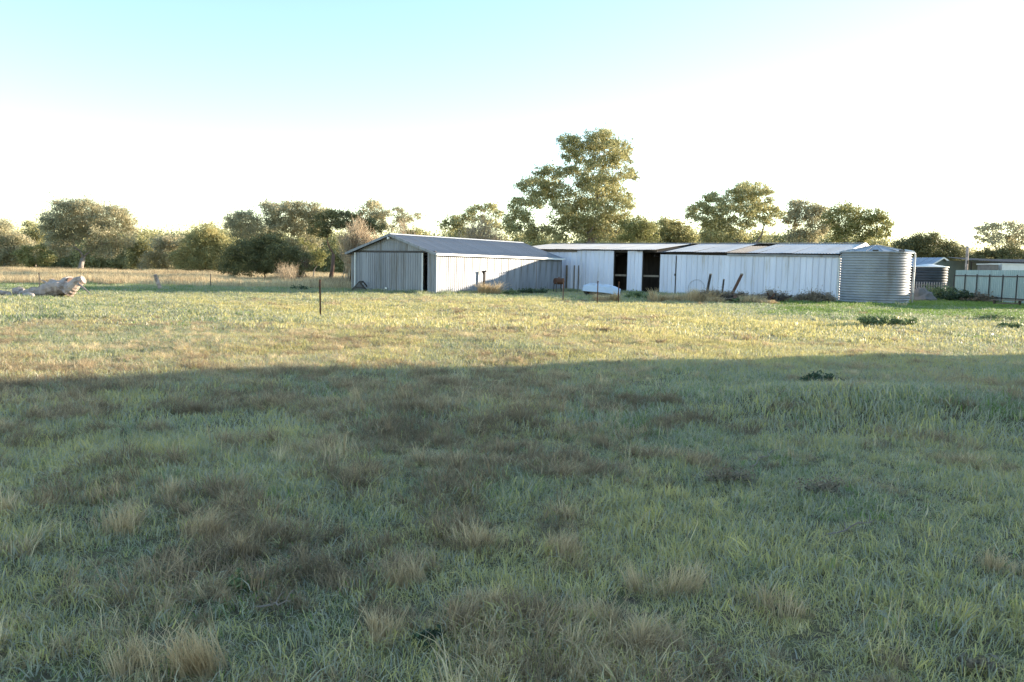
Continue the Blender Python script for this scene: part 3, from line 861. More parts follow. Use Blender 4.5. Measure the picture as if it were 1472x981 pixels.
tree('gum_tree', 'grey-green gum between the domed gum and the golden one', 1160, 94,
     [(1146, 292, 9), (1156, 296, 10), (1168, 300, 10), (1140, 302, 9), (1152, 310, 11), (1172, 312, 11), (1186, 306, 9), (1136, 318, 9), (1156, 326, 11), (1176, 328, 11), (1142, 336, 9), (1164, 342, 10), (1190, 322, 9)], 'gum_grey', R=0.26, cov=1.3, group=BEH, seed=30)
tree('gum_tree', 'golden-green sunlit gum above the white gable end', 1230, 88,
     [(1204, 300, 9), (1216, 296, 9), (1228, 304, 10), (1200, 312, 10), (1214, 314, 11), (1232, 318, 10), (1246, 310, 9), (1258, 308, 9), (1266, 316, 9), (1274, 324, 8), (1254, 322, 10), (1202, 328, 10), (1222, 332, 11), (1242, 334, 10), (1262, 334, 10), (1208, 344, 9), (1236, 348, 9), (1270, 336, 7)], 'gold_leaf', R=0.26, cov=1.25, group=BEH, seed=31, fork=0.35)
tree('evergreen_tree', 'dense dark dome tree right of the water tank', 1326, 98, dome(1280, 1378, 332, 392, 9, 13, 11, 1.0, 0.1), 'wattle_leaf', R=0.3, cov=2.0, l=0.2, w=0.09, droop=0.1, seed=32)
tree('gum_tree', 'thin grey bare-looking tree behind the pole at right', 1378, 110, dome(1356, 1398, 342, 384, 4, 8, 12), 'gum_grey', R=0.15, cov=0.7, group='trees at the right edge', seed=33)
tree('gum_tree', 'open-crowned gum tree cut by the right edge of the photo', 1446, 104,
     [(1412, 330, 8), (1424, 325, 8), (1436, 328, 8), (1450, 323, 8), (1462, 325, 9), (1476, 328, 10), (1420, 340, 8), (1440, 340, 9), (1460, 338, 9), (1406, 344, 6), (1430, 352, 9), (1455, 352, 10), (1480, 342, 10), (1500, 336, 12), (1490, 352, 12)], 'gum_grey', R=0.26, cov=0.9, group='trees at the right edge', seed=34)
tree('hedge_tree', 'brownish dense tree behind the fence at right', 1440, 92, dome(1392, 1500, 352, 392, 9, 10, 13, 1.0, 0.1), 'wattle_leaf', R=0.2, cov=1.6, l=0.2, w=0.09, droop=0, seed=35)

# --- far wood closing the gaps low down, too far off to count
def far_wood():
    g = random.Random(5)
    C, Rr = [], []
    for px in range(-160, 1640, 9):
        Y = g.uniform(138, 165)
        for k in range(5):
            hz = 376 + px * 0.02
            top = np.interp(px, [-160, 180, 260, 460, 480, 600, 640, 760, 930, 1000, 1290, 1300, 1640], [44, 46, 46, 56, 50, 44, 56, 58, 70, 66, 64, 44, 44])
            p = W(px + g.uniform(-6, 6), hz + 10 - g.uniform(0, 1) * (top + 2), Y)
            C.append(np.array(p)); Rr.append(g.uniform(1.2, 2.2))
    V, Q, t = leaf_cloud(C, Rr, 1.3, 0.42, 0.2, 0.3, 8, 0.8, 5)
    o = link('far_wood', arrmesh('far_wood', V, Q, {'rnd': t}), 'gum_leaf')
    tag(o, 'low far-off wood behind the paddock trees', 'wood', kind='stuff')
far_wood()

# --- bare straw-coloured thickets beside and behind the grey shed
def thicket(name, label, x0, x1, ytop, Y, n, seed, ybase=405, lean=0.25, group=None, mat='straw_twig', rad=0.016):
    g = random.Random(seed)
    bx = GX((x0 + x1) / 2, Y)
    r = thing(name, label, 'shrub', (bx, Y, 0), 0, group)
    wX = (x1 - x0) / 2 * Y / F
    top = W((x0 + x1) / 2, ytop, Y).z
    main, side = MB(), MB()
    for i in range(n):
        bx0 = Vector((g.gauss(0, 0.35) * wX, g.gauss(0, 0.5), 0))
        a = g.uniform(-1, 1)
        h = top * (1 - 0.3 * abs(a)) * g.uniform(0.72, 1.05)
        tip = Vector((a * wX * g.uniform(0.8, 1.1), g.uniform(-1, 1), h))
        m = bx0.lerp(tip, 0.5) + Vector((-a * wX * lean * 0.5, 0, h * 0.08))
        main.tube([bx0, bx0.lerp(m, 0.55), m, m.lerp(tip, 0.6), tip], [rad * 1.6, rad * 1.4, rad, rad * 0.7, 0.004], 3, False)
        for k in range(7):
            t = g.uniform(0.4, 0.97)
            p = m.lerp(tip, (t - 0.4) / 0.6)
            q = p + Vector((g.uniform(-0.4, 0.4), g.uniform(-0.3, 0.3), g.uniform(0.3, 0.9)))
            side.tube([p, p.lerp(q, 0.5) + Vector((0, 0, 0.05)), q], [rad * 0.6, rad * 0.5, 0.003], 3, False)
    main.build('stems', mat, r)['kind'] = 'stuff'
    side.build('twigs', mat, r)['kind'] = 'stuff'
    return r
thicket('bare_thicket', 'tall bare straw-coloured thicket against the left side of the grey shed', 482, 548, 316, 60.5, 260, 41, rad=0.02)
thicket('bare_thicket', 'bare straw thicket showing above the middle of the grey shed roof', 650, 732, 304, 76, 200, 42, rad=0.02)
thicket('bare_thicket', 'bare straw thicket behind the ridge of the grey shed', 548, 606, 318, 72, 160, 43, rad=0.02)
thicket('bare_thicket', 'reddish-brown leafless shrub right of the broad dark wattle', 404, 452, 356, 74, 70, 44, mat='rust_light', rad=0.012)
thicket('bare_thicket', 'low pale grass-like shrub left of the reddish leafless one', 392, 432, 385, 66, 50, 45, rad=0.010)

# ------------------------------------------------------------------ grass (scattered tufts; nobody could count it)
def blades(n, R, h0, h1, w, lean, seed, clump=False, flat=0.0, curl=0.5):
    g = np.random.default_rng(seed)
    a = g.uniform(0, 2 * np.pi, n)
    rr = R * np.sqrt(g.uniform(0, 1, n)) if not clump else R * np.abs(g.normal(0, 0.45, n))
    bx, by = rr * np.cos(a), rr * np.sin(a)
    th = g.uniform(0, 2 * np.pi, n) if not clump else a + g.normal(0, 0.6, n)
    h = g.uniform(h0, h1, n) * (1 if not clump else np.clip(1.15 - 0.5 * rr / R, 0.4, 1.2))
    le = np.abs(g.normal(lean, lean * 0.5, n)) * h * (1 if not clump else 0.6 + 1.2 * rr / R)
    dx, dy = np.cos(th), np.sin(th)
    sx, sy = -np.sin(th + g.normal(0, 0.8, n)), np.cos(th + g.normal(0, 0.8, n))
    ww = w * g.uniform(0.6, 1.3, n)
    B = np.stack([bx, by, np.full(n, -0.02)], 1)
    M = np.stack([bx + dx * le * 0.35, by + dy * le * 0.35, h * 0.62], 1)
    T = np.stack([bx + dx * le, by + dy * le, h * (1 - curl * 0.3 * g.uniform(0, 1, n))], 1)
    S = np.stack([sx, sy, np.zeros(n)], 1) * ww[:, None] / 2
    V = np.stack([B - S, B + S, M + S * 0.8, M - S * 0.8, T + S * 0.12, T - S * 0.12], 1).reshape(-1, 3)
    i = np.arange(n)[:, None] * 6
    Q = np.concatenate([i + [0, 1, 2, 3], i + [3, 2, 4, 5]])
    return V, Q, np.repeat(g.uniform(0, 1, n), 6)

def messy(n, R, h0, h1, w, lean, seed, k=5, ell=0.7):
    """an uneven tussock: several leaning sub-tufts of different height run together"""
    g = np.random.default_rng(seed)
    Vs, Qs, Ts = [], [], []
    o = 0
    for i in range(k):
        m = int(n / k * g.uniform(0.5, 1.5))
        f = g.uniform(0.45, 1.0)
        V, Q, t = blades(m, R * g.uniform(0.45, 0.9), h0 * f, h1 * f, w, lean * g.uniform(0.7, 1.5), seed * 31 + i, i % 2 == 0, 0.0, 0.9)
        V = V.copy()
        tl = g.normal(0, 0.28, 2)
        V[:, 0] += V[:, 2] * tl[0]; V[:, 1] += V[:, 2] * tl[1]
        a, d = g.uniform(0, 6.28), R * math.sqrt(g.random()) * 0.9
        V[:, 0] += math.cos(a) * d; V[:, 1] += math.sin(a) * d * ell
        Vs.append(V); Qs.append(Q + o); Ts.append(np.clip(t * 0.6 + g.uniform(-0.15, 0.25) + np.tile([0, 0, 0.1, 0.1, 0.4, 0.4], m), 0, 1)); o += len(V)
    return np.concatenate(Vs), np.concatenate(Qs), np.concatenate(Ts)

def protos(tag_, mat, specs):
    c = bpy.data.collections.new('src_' + tag_)
    for k, s in enumerate(specs):
        V, Q, t = (messy if 'k' in s else blades)(**s)
        me = arrmesh('%s_%02d' % (tag_, k), V, Q, {'rnd': t})
        me.materials.append(MATS[mat])
        o = bpy.data.objects.new('%s_%02d' % (tag_, k), me)
        c.objects.link(o)
    return c

def scatter(name, label, coll, nproto, P, scale, dry, tilt=0.08, zs=None):
    n = len(P)
    me = bpy.data.meshes.new(name)
    me.vertices.add(n)
    me.vertices.foreach_set('co', np.asarray(P, np.float32).ravel())
    def at(nm, typ, arr, key):
        a = me.attributes.new(nm, typ, 'POINT')
        a.data.foreach_set(key, np.asarray(arr, np.float32 if typ != 'INT' else np.int32).ravel())
    at('idx', 'INT', rng.integers(0, nproto, n), 'value')
    at('dry', 'FLOAT', dry, 'value')
    rot = np.stack([rng.normal(0, tilt, n), rng.normal(0, tilt, n), rng.uniform(0, 6.283, n)], 1)
    at('rot', 'FLOAT_VECTOR', rot, 'vector')
    s = np.stack([scale, scale, scale if zs is None else zs], 1)
    at('scl', 'FLOAT_VECTOR', s, 'vector')
    o = bpy.data.objects.new(name, me)
    col.objects.link(o)
    ng = bpy.data.node_groups.new(name, 'GeometryNodeTree')
    ng.interface.new_socket('Geometry', in_out='INPUT', socket_type='NodeSocketGeometry')
    ng.interface.new_socket('Geometry', in_out='OUTPUT', socket_type='NodeSocketGeometry')
    gi, go = ng.nodes.new('NodeGroupInput'), ng.nodes.new('NodeGroupOutput')
    ci = ng.nodes.new('GeometryNodeCollectionInfo')
    ci.inputs['Collection'].default_value = coll
    ci.inputs['Separate Children'].default_value = True
    ci.inputs['Reset Children'].default_value = True
    ip = ng.nodes.new('GeometryNodeInstanceOnPoints')
    ip.inputs['Pick Instance'].default_value = True
    def named(nm, typ):
        a = ng.nodes.new('GeometryNodeInputNamedAttribute')
        a.data_type = typ
        a.inputs['Name'].default_value = nm
        return next(s for s in a.outputs if s.enabled and s.name == 'Attribute')
    e2r = ng.nodes.new('FunctionNodeEulerToRotation')
    ng.links.new(named('rot', 'FLOAT_VECTOR'), e2r.inputs[0])
    ng.links.new(gi.outputs[0], ip.inputs['Points'])
    ng.links.new(ci.outputs[0], ip.inputs['Instance'])
    ng.links.new(named('idx', 'INT'), ip.inputs['Instance Index'])
    ng.links.new(e2r.outputs[0], ip.inputs['Rotation'])
    ng.links.new(named('scl', 'FLOAT_VECTOR'), ip.inputs['Scale'])
    ng.links.new(ip.outputs[0], go.inputs[0])
    md = o.modifiers.new('scatter', 'NODES')
    md.node_group = ng
    tag(o, label, 'grass', kind='stuff')
    return o

def vnoise(x, y, s, seed):
    """smooth value noise"""
    g = np.random.default_rng(seed)
    T = g.uniform(0, 1, (128, 128))
    u, v = x / s + 300, y / s + 300
    i, j = np.floor(u).astype(int), np.floor(v).astype(int)
    a, b = u - i, v - j
    a, b = a * a * (3 - 2 * a), b * b * (3 - 2 * b)
    t = lambda p, q: T[p % 128, q % 128]
    return (t(i, j) * (1 - a) + t(i + 1, j) * a) * (1 - b) + (t(i, j + 1) * (1 - a) + t(i + 1, j + 1) * a) * b

def dryness(x, y):
    """0 green .. 1 straw: green to the right and far left, straw in the middle of the sunny strip"""
    n = 0.55 * vnoise(x, y, 1.3, 1) + 0.3 * vnoise(x, y, 4.5, 2) + 0.15 * vnoise(x, y, 0.4, 3)
    s = np.where(y > 0, x / np.maximum(y, 1), 0)
    d = 0.12 + 0.55 * n
    d += 0.13 * np.exp(-((s - 0.02) / 0.26) ** 2) * np.clip((y - 11) / 7, 0, 1)
    d += 0.02 * np.clip((y - 12) / 8, 0, 1)
    d -= 0.10 * np.clip((s - 0.05) / 0.15, 0, 1) * np.clip((17 - y) / 6, 0, 1) * np.clip((y - 5) / 3, 0, 1)
    d -= 0.42 * np.clip((s - 0.18) / 0.15, 0, 1) * np.clip((y - 30) / 8, 0, 1)
    d -= 0.22 * np.clip((y - 45.5) / 3, 0, 1)
    d -= 0.10 * np.clip((-s - 0.25) / 0.2, 0, 1) * np.clip((y - 14) / 6, 0, 1)
    return d

S1_N = np.array(S1_X)[:2]; S1_DD = np.array(S1_D)[:2]
def inside_building(x, y):
    q = np.stack([x - S1_O.x, y - S1_O.y], -1)
    u, v = q @ S1_N, q @ S1_DD
    m = (np.abs(u) < S1_W / 2 + 0.15) & (v > -0.35) & (v < S1_L + 0.15)
    q = np.stack([x - S2_O.x, y - S2_O.y], -1)
    u, v = q @ np.array(S2_X)[:2], q @ np.array(S2_Y)[:2]
    m |= (u > -0.2) & (u < S2_L + 0.2) & (v > -0.12) & (v < S2_W + 0.2)
    tx, ty = GX(1255.5, 52.05), 52.05
    m |= np.hypot(x - tx, y - ty) < 2.2
    return m

def field(y0, y1, step, margin=1.5, ratio=0.64):
    P = []
    ys = np.arange(y0, y1, step)
    for y in ys:
        hw = ratio * y + margin
        x = np.arange(-hw, hw, step)
        P.append(np.stack([x, np.full(len(x), y)], 1))
    P = np.concatenate(P)
    P += rng.uniform(-0.6, 0.6, P.shape) * step
    return P
def on_ground(P, z=0.0):
    return np.column_stack([P, gz(P[:, 0], P[:, 1]) + z])

def make_grass():
    near = protos('near_tuft', 'grass_blade', [dict(n=120, R=0.16, h0=0.015, h1=0.075, w=0.0046, lean=1.2, seed=s, curl=0.9) for s in range(6)])
    P = field(2.4, 9, 0.145)
    bare = vnoise(P[:, 0], P[:, 1], 0.55, 9)
    P = P[0.6 * bare + 0.4 * vnoise(P[:, 0], P[:, 1], 0.22, 11) > 0.17]
    d = dryness(P[:, 0], P[:, 1])
    lush = vnoise(P[:, 0], P[:, 1], 0.8, 4)
    scatter('near_grass', 'short grey-green grass filling the shaded foreground', near, 6, on_ground(P), 0.85 + 0.4 * lush, d + rng.normal(0, 0.10, len(d)), 0.2, (0.45 + 1.0 * lush) * rng.uniform(0.7, 1.3, len(P)))
    mid = protos('mid_tuft', 'grass_blade', [dict(n=110, R=0.30, h0=0.03, h1=0.11, w=0.0085, lean=0.9, seed=20 + s, curl=0.8) for s in range(6)])
    P = field(9, 22, 0.28)
    d = dryness(P[:, 0], P[:, 1])
    lush = vnoise(P[:, 0], P[:, 1], 1.2, 5) + 0.5 * np.exp(-(((P[:, 0] - 4.6) / 2.4) ** 2 + ((P[:, 1] - 11.2) / 1.6) ** 2))
    scatter('mid_grass', 'green and straw grass across the middle of the paddock', mid, 6, on_ground(P), 0.7 + 0.6 * lush, d + rng.normal(0, 0.06, len(d)))
    far = protos('far_tuft', 'grass_blade', [dict(n=130, R=0.62, h0=0.04, h1=0.13, w=0.022, lean=0.9, seed=40 + s, curl=0.8) for s in range(6)])
    P = field(22, 62, 0.56, 4)
    P = P[~inside_building(P[:, 0], P[:, 1])]
    d = dryness(P[:, 0], P[:, 1])
    lush = vnoise(P[:, 0], P[:, 1], 2.2, 6)
    edge = np.clip((P[:, 1] - 46) / 3, 0, 1)
    scatter('far_grass', 'sunlit yellow-green grass between the shade line and the sheds', far, 6, on_ground(P), np.full(len(P), 1.0), d + rng.normal(0, 0.08, len(d)), zs=0.6 + 0.8 * lush + 0.8 * edge)
    # tussocks: size follows a patchy field, so that mats swell and thin out
    tus = protos('dry_tussock', 'tussock_blade', [dict(n=210, R=0.17, h0=0.05, h1=0.17, w=0.0042, lean=0.7, seed=60 + s, k=5) for s in range(9)])
    P = field(3.2, 24, 0.21)
    x, y = P[:, 0], P[:, 1]
    m = 0.24 * vnoise(x, y, 1.1, 7) + 0.20 * vnoise(x, y, 3.0, 8) + 0.56 * vnoise(x, y, 0.44, 10)
    s = x / np.maximum(y, 1)
    thr = 0.455 - 0.03 * np.clip((y - 6.5) / 2, 0, 1) + 0.15 * np.clip((s - 0.02) / 0.25, 0, 1) - 0.05 * np.clip(-s / 0.3, 0, 1) - 0.02 * np.clip((y - 8) / 4, 0, 1) + 0.05 * np.clip((5 - y) / 2, 0, 1)
    e = m - thr + rng.normal(0, 0.03, len(P))
    k = e > 0
    P, e = P[k], e[k]
    n = len(P)
    dr = np.clip(0.36 + 0.55 * (vnoise(P[:, 0], P[:, 1], 1.1, 12) - 0.5) + rng.normal(0, 0.14, n) + 0.15 * np.clip((6 - P[:, 1]) / 3, 0, 1) + 0.22 * np.clip((P[:, 1] - 11.5) / 3, 0, 1), 0.02, 0.95)
    sc = (0.40 + 4.2 * np.clip(e, 0, 0.17)) * np.where(P[:, 1] > 14, 0.75, 1.0) * rng.uniform(0.7, 1.3, n)
    scatter('dry_tussocks', 'brown dry grass mats and tussocks over the shaded paddock', tus, 9, on_ground(P), sc, dr, 0.2, sc * rng.uniform(0.7, 1.25, n))
    # taller stalks and seed heads standing here and there
    stalk = protos('stalk', 'tussock_blade', [dict(n=7, R=0.10, h0=0.10, h1=0.26, w=0.0034, lean=0.5, seed=160 + s) for s in range(8)])
    P = field(2.8, 14, 0.42)
    P = P[rng.uniform(0, 1, len(P)) < 0.55]
    n = len(P)
    scatter('dry_stalks', 'thin dry stalks standing in the near grass', stalk, 8, on_ground(P), rng.uniform(0.6, 1.2, n), np.clip(rng.normal(0.7, 0.2, n), 0, 1), 0.25)
    tus2 = protos('straw_clump', 'tussock_blade', [dict(n=190, R=0.42, h0=0.06, h1=0.19, w=0.016, lean=0.8, seed=80 + s, k=5) for s in range(7)])
    P = field(20, 50, 0.8, 3)
    m = 0.6 * vnoise(P[:, 0], P[:, 1], 2.0, 17) + 0.4 * vnoise(P[:, 0], P[:, 1], 6, 18)
    s = P[:, 0] / np.maximum(P[:, 1], 1)
    thr = 0.50 + 0.22 * np.clip((np.abs(s - 0.0) - 0.15) / 0.2, 0, 1) + 0.25 * np.clip((P[:, 1] - 46) / 2, 0, 1)
    P = P[(m > thr) & ~inside_building(P[:, 0], P[:, 1])]
    n = len(P)
    scatter('straw_clumps', 'low straw-coloured clumps in the sunny strip', tus2, 7, on_ground(P), rng.uniform(0.6, 1.2, n), np.clip(rng.normal(0.55, 0.2, n), 0.1, 1), 0.15)
    # tall dry grass at the back left
    tall = protos('tall_dry', 'tussock_blade', [dict(n=150, R=0.8, h0=0.25, h1=0.8, w=0.02, lean=0.25, seed=100 + s) for s in range(5)])
    P = field(54.5, 112, 1.0, 6)
    s = P[:, 0] / np.maximum(P[:, 1], 1)
    m = (s < -0.13) & ~inside_building(P[:, 0], P[:, 1]) & (P[:, 1] > 54.5 + 2 * vnoise(P[:, 0], P[:, 1], 5, 31))
    P = P[m]
    n = len(P)
    scatter('tall_dry_grass', 'band of tall pinkish-brown dry grass below the left tree line', tall, 5, on_ground(P), rng.uniform(0.8, 1.2, n), np.clip(0.62 + 0.5 * (vnoise(P[:, 0], P[:, 1], 4, 33) - 0.5) + rng.normal(0, 0.08, n), 0.1, 1), 0.05, 0.6 + 0.7 * vnoise(P[:, 0], P[:, 1], 3, 32))
    # rank green grass and weeds along the foot of the sheds
    rank = protos('rank_grass', 'grass_blade', [dict(n=160, R=0.5, h0=0.12, h1=0.38, w=0.018, lean=0.4, seed=120 + s) for s in range(5)])
    P = []
    for i in range(230):
        t = rng.uniform(0, 24)
        off = -abs(rng.normal(0, 0.9)) - 0.25
        q = S2_O + S2_X * (t + 2) + S2_Y * off
        P.append((q.x, q.y))
    for i in range(170):
        t = rng.uniform(0, S1_L)
        q = S1_A + S1_D * t + S1_X * (abs(rng.normal(0, 0.5)) + 0.25)
        P.append((q.x, q.y))
    for i in range(60):
        q = S1_O + S1_X * rng.uniform(-S1_W / 2 - 1, S1_W / 2) - S1_D * (abs(rng.normal(0, 0.4)) + 0.5)
        P.append((q.x, q.y))
    for i in range(200):
        y = rng.uniform(49, 55)
        P.append((GX(rng.uniform(90, 500), y), y))
    P = np.array(P)
    P = P[~inside_building(P[:, 0], P[:, 1])]
    n = len(P)
    scatter('rank_grass', 'rank green grass along the foot of the sheds', rank, 5, on_ground(P), rng.uniform(0.6, 1.1, n), np.clip(rng.normal(0.18, 0.12, n), 0, 1), 0.08)
make_grass()

# ------------------------------------------------------------------ posts in the paddock
def star_picket(px, ytop, Y, label, mat='rust', lean=0.0, w=0.034, h=None):
    x = GX(px, Y)
    z0 = float(gz(x, Y))
    h = h or (W(px, ytop, Y).z - z0)
    r = thing('steel_post', label, 'post', (x, Y, z0), random.uniform(0, 1), 'rusty steel fence posts')
    for k in range(3):
        a = 2 * math.pi * k / 3 + 0.5
        d = Vector((math.cos(a), math.sin(a), 0)) * w
        MB().add([(0, 0, -0.1), (d.x, d.y, -0.1), (d.x + lean, d.y, h), (lean, 0, h)], [(0, 1, 2, 3)]).build('fin', mat, r)
    MB().box((lean * 0.5, 0, h * 0.5), (0.022, 0.022, h), 0.4).build('core', mat, r)
    MB().box((lean, 0, h - 0.05), (0.05, 0.045, 0.06)).build('cap', 'rust', r)
    for t in (0.35, 0.6, 0.85):
        MB().box((lean * t, 0, h * t), (0.03, 0.03, 0.03)).build('wire_hole', 'dark_steel', r)
    return r
star_picket(461, 402, 27.6, 'lone rusty steel post nearest the camera, left of the grey shed front', lean=-0.03)
star_picket(809.5, 400, 44.5, 'reddish steel post standing in line with the far corner of the grey shed', 'rust_light')
star_picket(859, 404, 42.5, 'dark steel post in front of the upturned white boat, left of the pair', 'rust')
star_picket(889, 405, 43.5, 'dark steel post by the dry tuft in front of the left doorway', 'rust')
star_picket(303, 394, 55.0, 'thin dark post in the brown grass below the broad wattle shrub', 'dark_steel')
star_picket(57, 392, 48.0, 'thin dark post behind the pale fallen tree', 'dark_steel')

def timber_post(px0, py0, px1, py1, Y, r0, label, mat='timber', name='timber_post', cat='post', n=7, group=None):
    p, q = W(px0, py0, Y), W(px1, py1, Y)
    p.z = max(p.z, -0.02) if p.z > 0.3 else -0.05
    o = thing(name, label, cat, (p.x, p.y, p.z), 0, group)
    d = q - p
    MB().tube([(0, 0, 0), d * 0.35 + Vector((0.01, 0, 0)), d * 0.7, d], [r0 * 1.05, r0, r0 * 0.97, r0 * 0.9], n, True, 0.08).build('shaft', mat, o)
    MB().tube([d * 0.985, d * 1.012], [r0 * 0.93, r0 * 0.8], n, True, 0.12).build('weathered_end', 'dead_wood', o)
    return o
timber_post(231.5, 417, 223, 395, 49.5, 0.11, 'weathered leaning timber post in the dry grass left of the shrub', 'dead_wood')

# two T-topped posts by the sunny wall
for px, yt, lab in ((695.5, 390.5, 'dark T-topped post close to the sunlit shed wall'),):
    q = hit(px, 415, S1_A + S1_X * 0.30, S1_X)
    t = thing('t_topped_post', lab, 'post', (q.x, q.y, 0), S1_T - math.pi / 2)
    h = W(px, yt, q.y).z
    MB().box((0, 0, h / 2), (0.10, 0.10, h)).build('shaft', 'dark_timber', t)
    MB().bar((-0.16, -0.05, h - 0.02), (0.14, 0.05, h + 0.02), 0.09, 0.09).build('crosspiece', 'dark_timber', t)
    MB().bar((-0.10, 0, h - 0.05), (0.0, 0, h - 0.35), 0.05).build('brace', 'dark_timber', t)

# ------------------------------------------------------------------ A-frame leaning by the left door jamb
def a_frame():
    Y = 53.2
    p0, p1, pt = W(502.5, 424, Y), W(529.5, 424, Y + 0.3), W(517, 405, Y + 0.1)
    t = thing('a_frame_board', 'dark A-shaped frame with a sheet panel by the left corner of the grey shed', 'frame', (pt.x, pt.y, 0))
    o = Vector((pt.x, pt.y, 0))
    for p in (p0, p1):
        q = Vector((p.x, p.y, 0.0)) - o
        MB().bar(q, Vector((0, 0, pt.z)), 0.07, 0.10).build('leg', 'dark_steel', t)
        MB().bar(q + Vector((0.12, 0.75, 0)), Vector((0.1, 0.62, pt.z)), 0.06, 0.08).build('leg', 'dark_steel', t)
    a, b = Vector((p0.x, p0.y, 0)) - o, Vector((p1.x, p1.y, 0)) - o
    MB().bar((0, -0.02, pt.z), (0.1, 0.64, pt.z), 0.06, 0.06).build('ridge_bar', 'dark_steel', t)
    MB().add([a * 0.9 + Vector((0, 0.10, 0.03)), b * 0.9 + Vector((0, 0.10, 0.03)), Vector((0, 0.06, pt.z - 0.1)),
              a * 0.9 + Vector((0, 0.13, 0.03)), b * 0.9 + Vector((0, 0.13, 0.03)), Vector((0, 0.09, pt.z - 0.1))],
             [(0, 1, 2), (5, 4, 3), (0, 2, 5, 3), (1, 4, 5, 2), (0, 3, 4, 1)]).build('panel', 'galv', t)
    MB().bar(a * 0.5 + Vector((0, -0.03, pt.z * 0.5)), b * 0.5 + Vector((0, -0.03, pt.z * 0.5)), 0.04, 0.04).build('tie', 'dark_steel', t)
a_frame()

# ------------------------------------------------------------------ upturned boat, drum on legs
def boat():
    Y = 53.0
    c = W(866, 415, Y)
    t = thing('upturned_boat', 'white upturned boat-like shell lying in the grass left of the doorway', 'boat', (c.x, c.y, 0.2), math.radians(-14))
    t.rotation_euler = (math.radians(-15), math.radians(3), math.radians(-18))
    n, m = 12, 9
    V, Fc = [], []
    for i in range(n + 1):
        u = i / n
        x = -1.15 + 2.3 * u
        hw = 0.75 * (1 - max(0, (u - 0.55) / 0.45) ** 2.2 * 0.85)
        hh = 0.66 * (1 - 0.35 * max(0, (u - 0.6) / 0.4) ** 2) * (0.75 + 0.25 * min(1, u * 6))
        for j in range(m):
            a = math.pi * j / (m - 1)
            V.append((x, -hw * math.copysign(abs(math.cos(a)) ** 0.7, math.cos(a)), hh * math.sin(a) ** 0.6))
    for i in range(n):
        for j in range(m - 1):
            Fc.append((i * m + j, (i + 1) * m + j, (i + 1) * m + j + 1, i * m + j + 1))
    o = MB().add(V, Fc + [tuple(range(m))]).build('hull', 'boat_white_shaded', t, False)
    g = MB()
    for j in (0, m - 1):
        g.tube([V[i * m + j] for i in range(n + 1)], 0.03, 6)
    g.build('gunwale', 'boat_white_shaded', t)
    MB().tube([(V[i * m + 4][0], 0, V[i * m + 4][2] + 0.015) for i in range(n + 1)], 0.025, 5).build('keel', 'boat_white_shaded', t)
    MB().box((-0.95, 0.0, 0.12), (0.05, 0.9, 0.14)).build('thwart', 'timber', t)
boat()

def drum_stand():
    Y = 58.5
    p = W(803.5, 404.5, Y)
    t = thing('rusty_drum', 'small rusty box drum on legs at the far corner of the grey shed', 'drum', (p.x, p.y, 0), 0.4)
    z = p.z
    MB().tube([(-0.35, 0, z), (-0.3, 0, z), (0.3, 0, z), (0.35, 0, z)], [0.2, 0.23, 0.23, 0.2], 12).build('drum', 'rust', t)
    for x in (-0.27, 0.27):
        for y in (-0.18, 0.18):
            MB().bar((x * 1.15, y * 1.2, 0), (x, y, z - 0.05), 0.05).build('leg', 'dark_steel', t)
    MB().lathe([(0.0, z + 0.30), (0.05, z + 0.30), (0.05, z + 0.18)], 8).build('bung', 'rust_light', t)
drum_stand()

# ------------------------------------------------------------------ junk heap in front of the long shed
def tuft_mesh(n, R, h0, h1, w, lean, seed, squash=1.0):
    V, Q, t = messy(int(n * 1.5), R, h0, h1, w, lean, seed)
    V[:, 1] *= squash
    return arrmesh('tuft', V, Q, {'rnd': t})
def tussock(px, py, Y, n, R, h, label, w=0.012, mat='tussock_solo', seed=1, lean=0.4, group=None, cat='grass', name='grass_tussock'):
    x = GX(px, Y)
    o = link(name, tuft_mesh(n, R, h * 0.35, h, w, lean, seed), mat)
    o.location = (x, Y, float(gz(x, Y)))
    tag(o, label, cat, group)
    return o
DG = 'dry tufts along the sheds'
tussock(703, 425, 52.5, 600, 0.6, 1.35, 'dry pale tuft beside the T-topped post', 0.026, seed=201, group=DG)
tussock(872, 432, 46.0, 600, 0.6, 0.8, 'dry pale tuft between the two dark steel posts', 0.026, seed=202, group=DG)
tussock(944, 428, 47.5, 300, 0.40, 1.1, 'thin upright straw tuft below the right doorway', 0.026, seed=203, group=DG, lean=0.2)
tussock(986, 429, 48.0, 700, 0.7, 0.95, 'pale straw tuft at the left end of the junk heap', 0.026, seed=204, group=DG)
tussock(1003, 427, 48.6, 800, 0.75, 1.05, 'broad straw tuft beside the leaning rods of the junk heap', 0.026, seed=205, group=DG)
tussock(1080, 430, 47.8, 600, 0.6, 0.75, 'straw tuft between the rusty sheets and the dark scrap', 0.026, seed=206, group=DG)
tussock(1022, 430, 47.6, 500, 0.6, 0.6, 'low straw tuft in front of the rusty sheets', 0.026, seed=208, group=DG)
tussock(1105, 432, 47.2, 500, 0.6, 0.45, 'low dry tuft in front of the dark scrap', 0.026, seed=209, group=DG)
tussock(962, 430, 47.8, 400, 0.6, 0.55, 'low greyish tuft left of the junk heap', 0.026, seed=210, group=DG)
tussock(1298, 440, 48.2, 120, 0.4, 0.45, 'short dry tuft at the right foot of the water tank', 0.026, seed=207, group=DG)

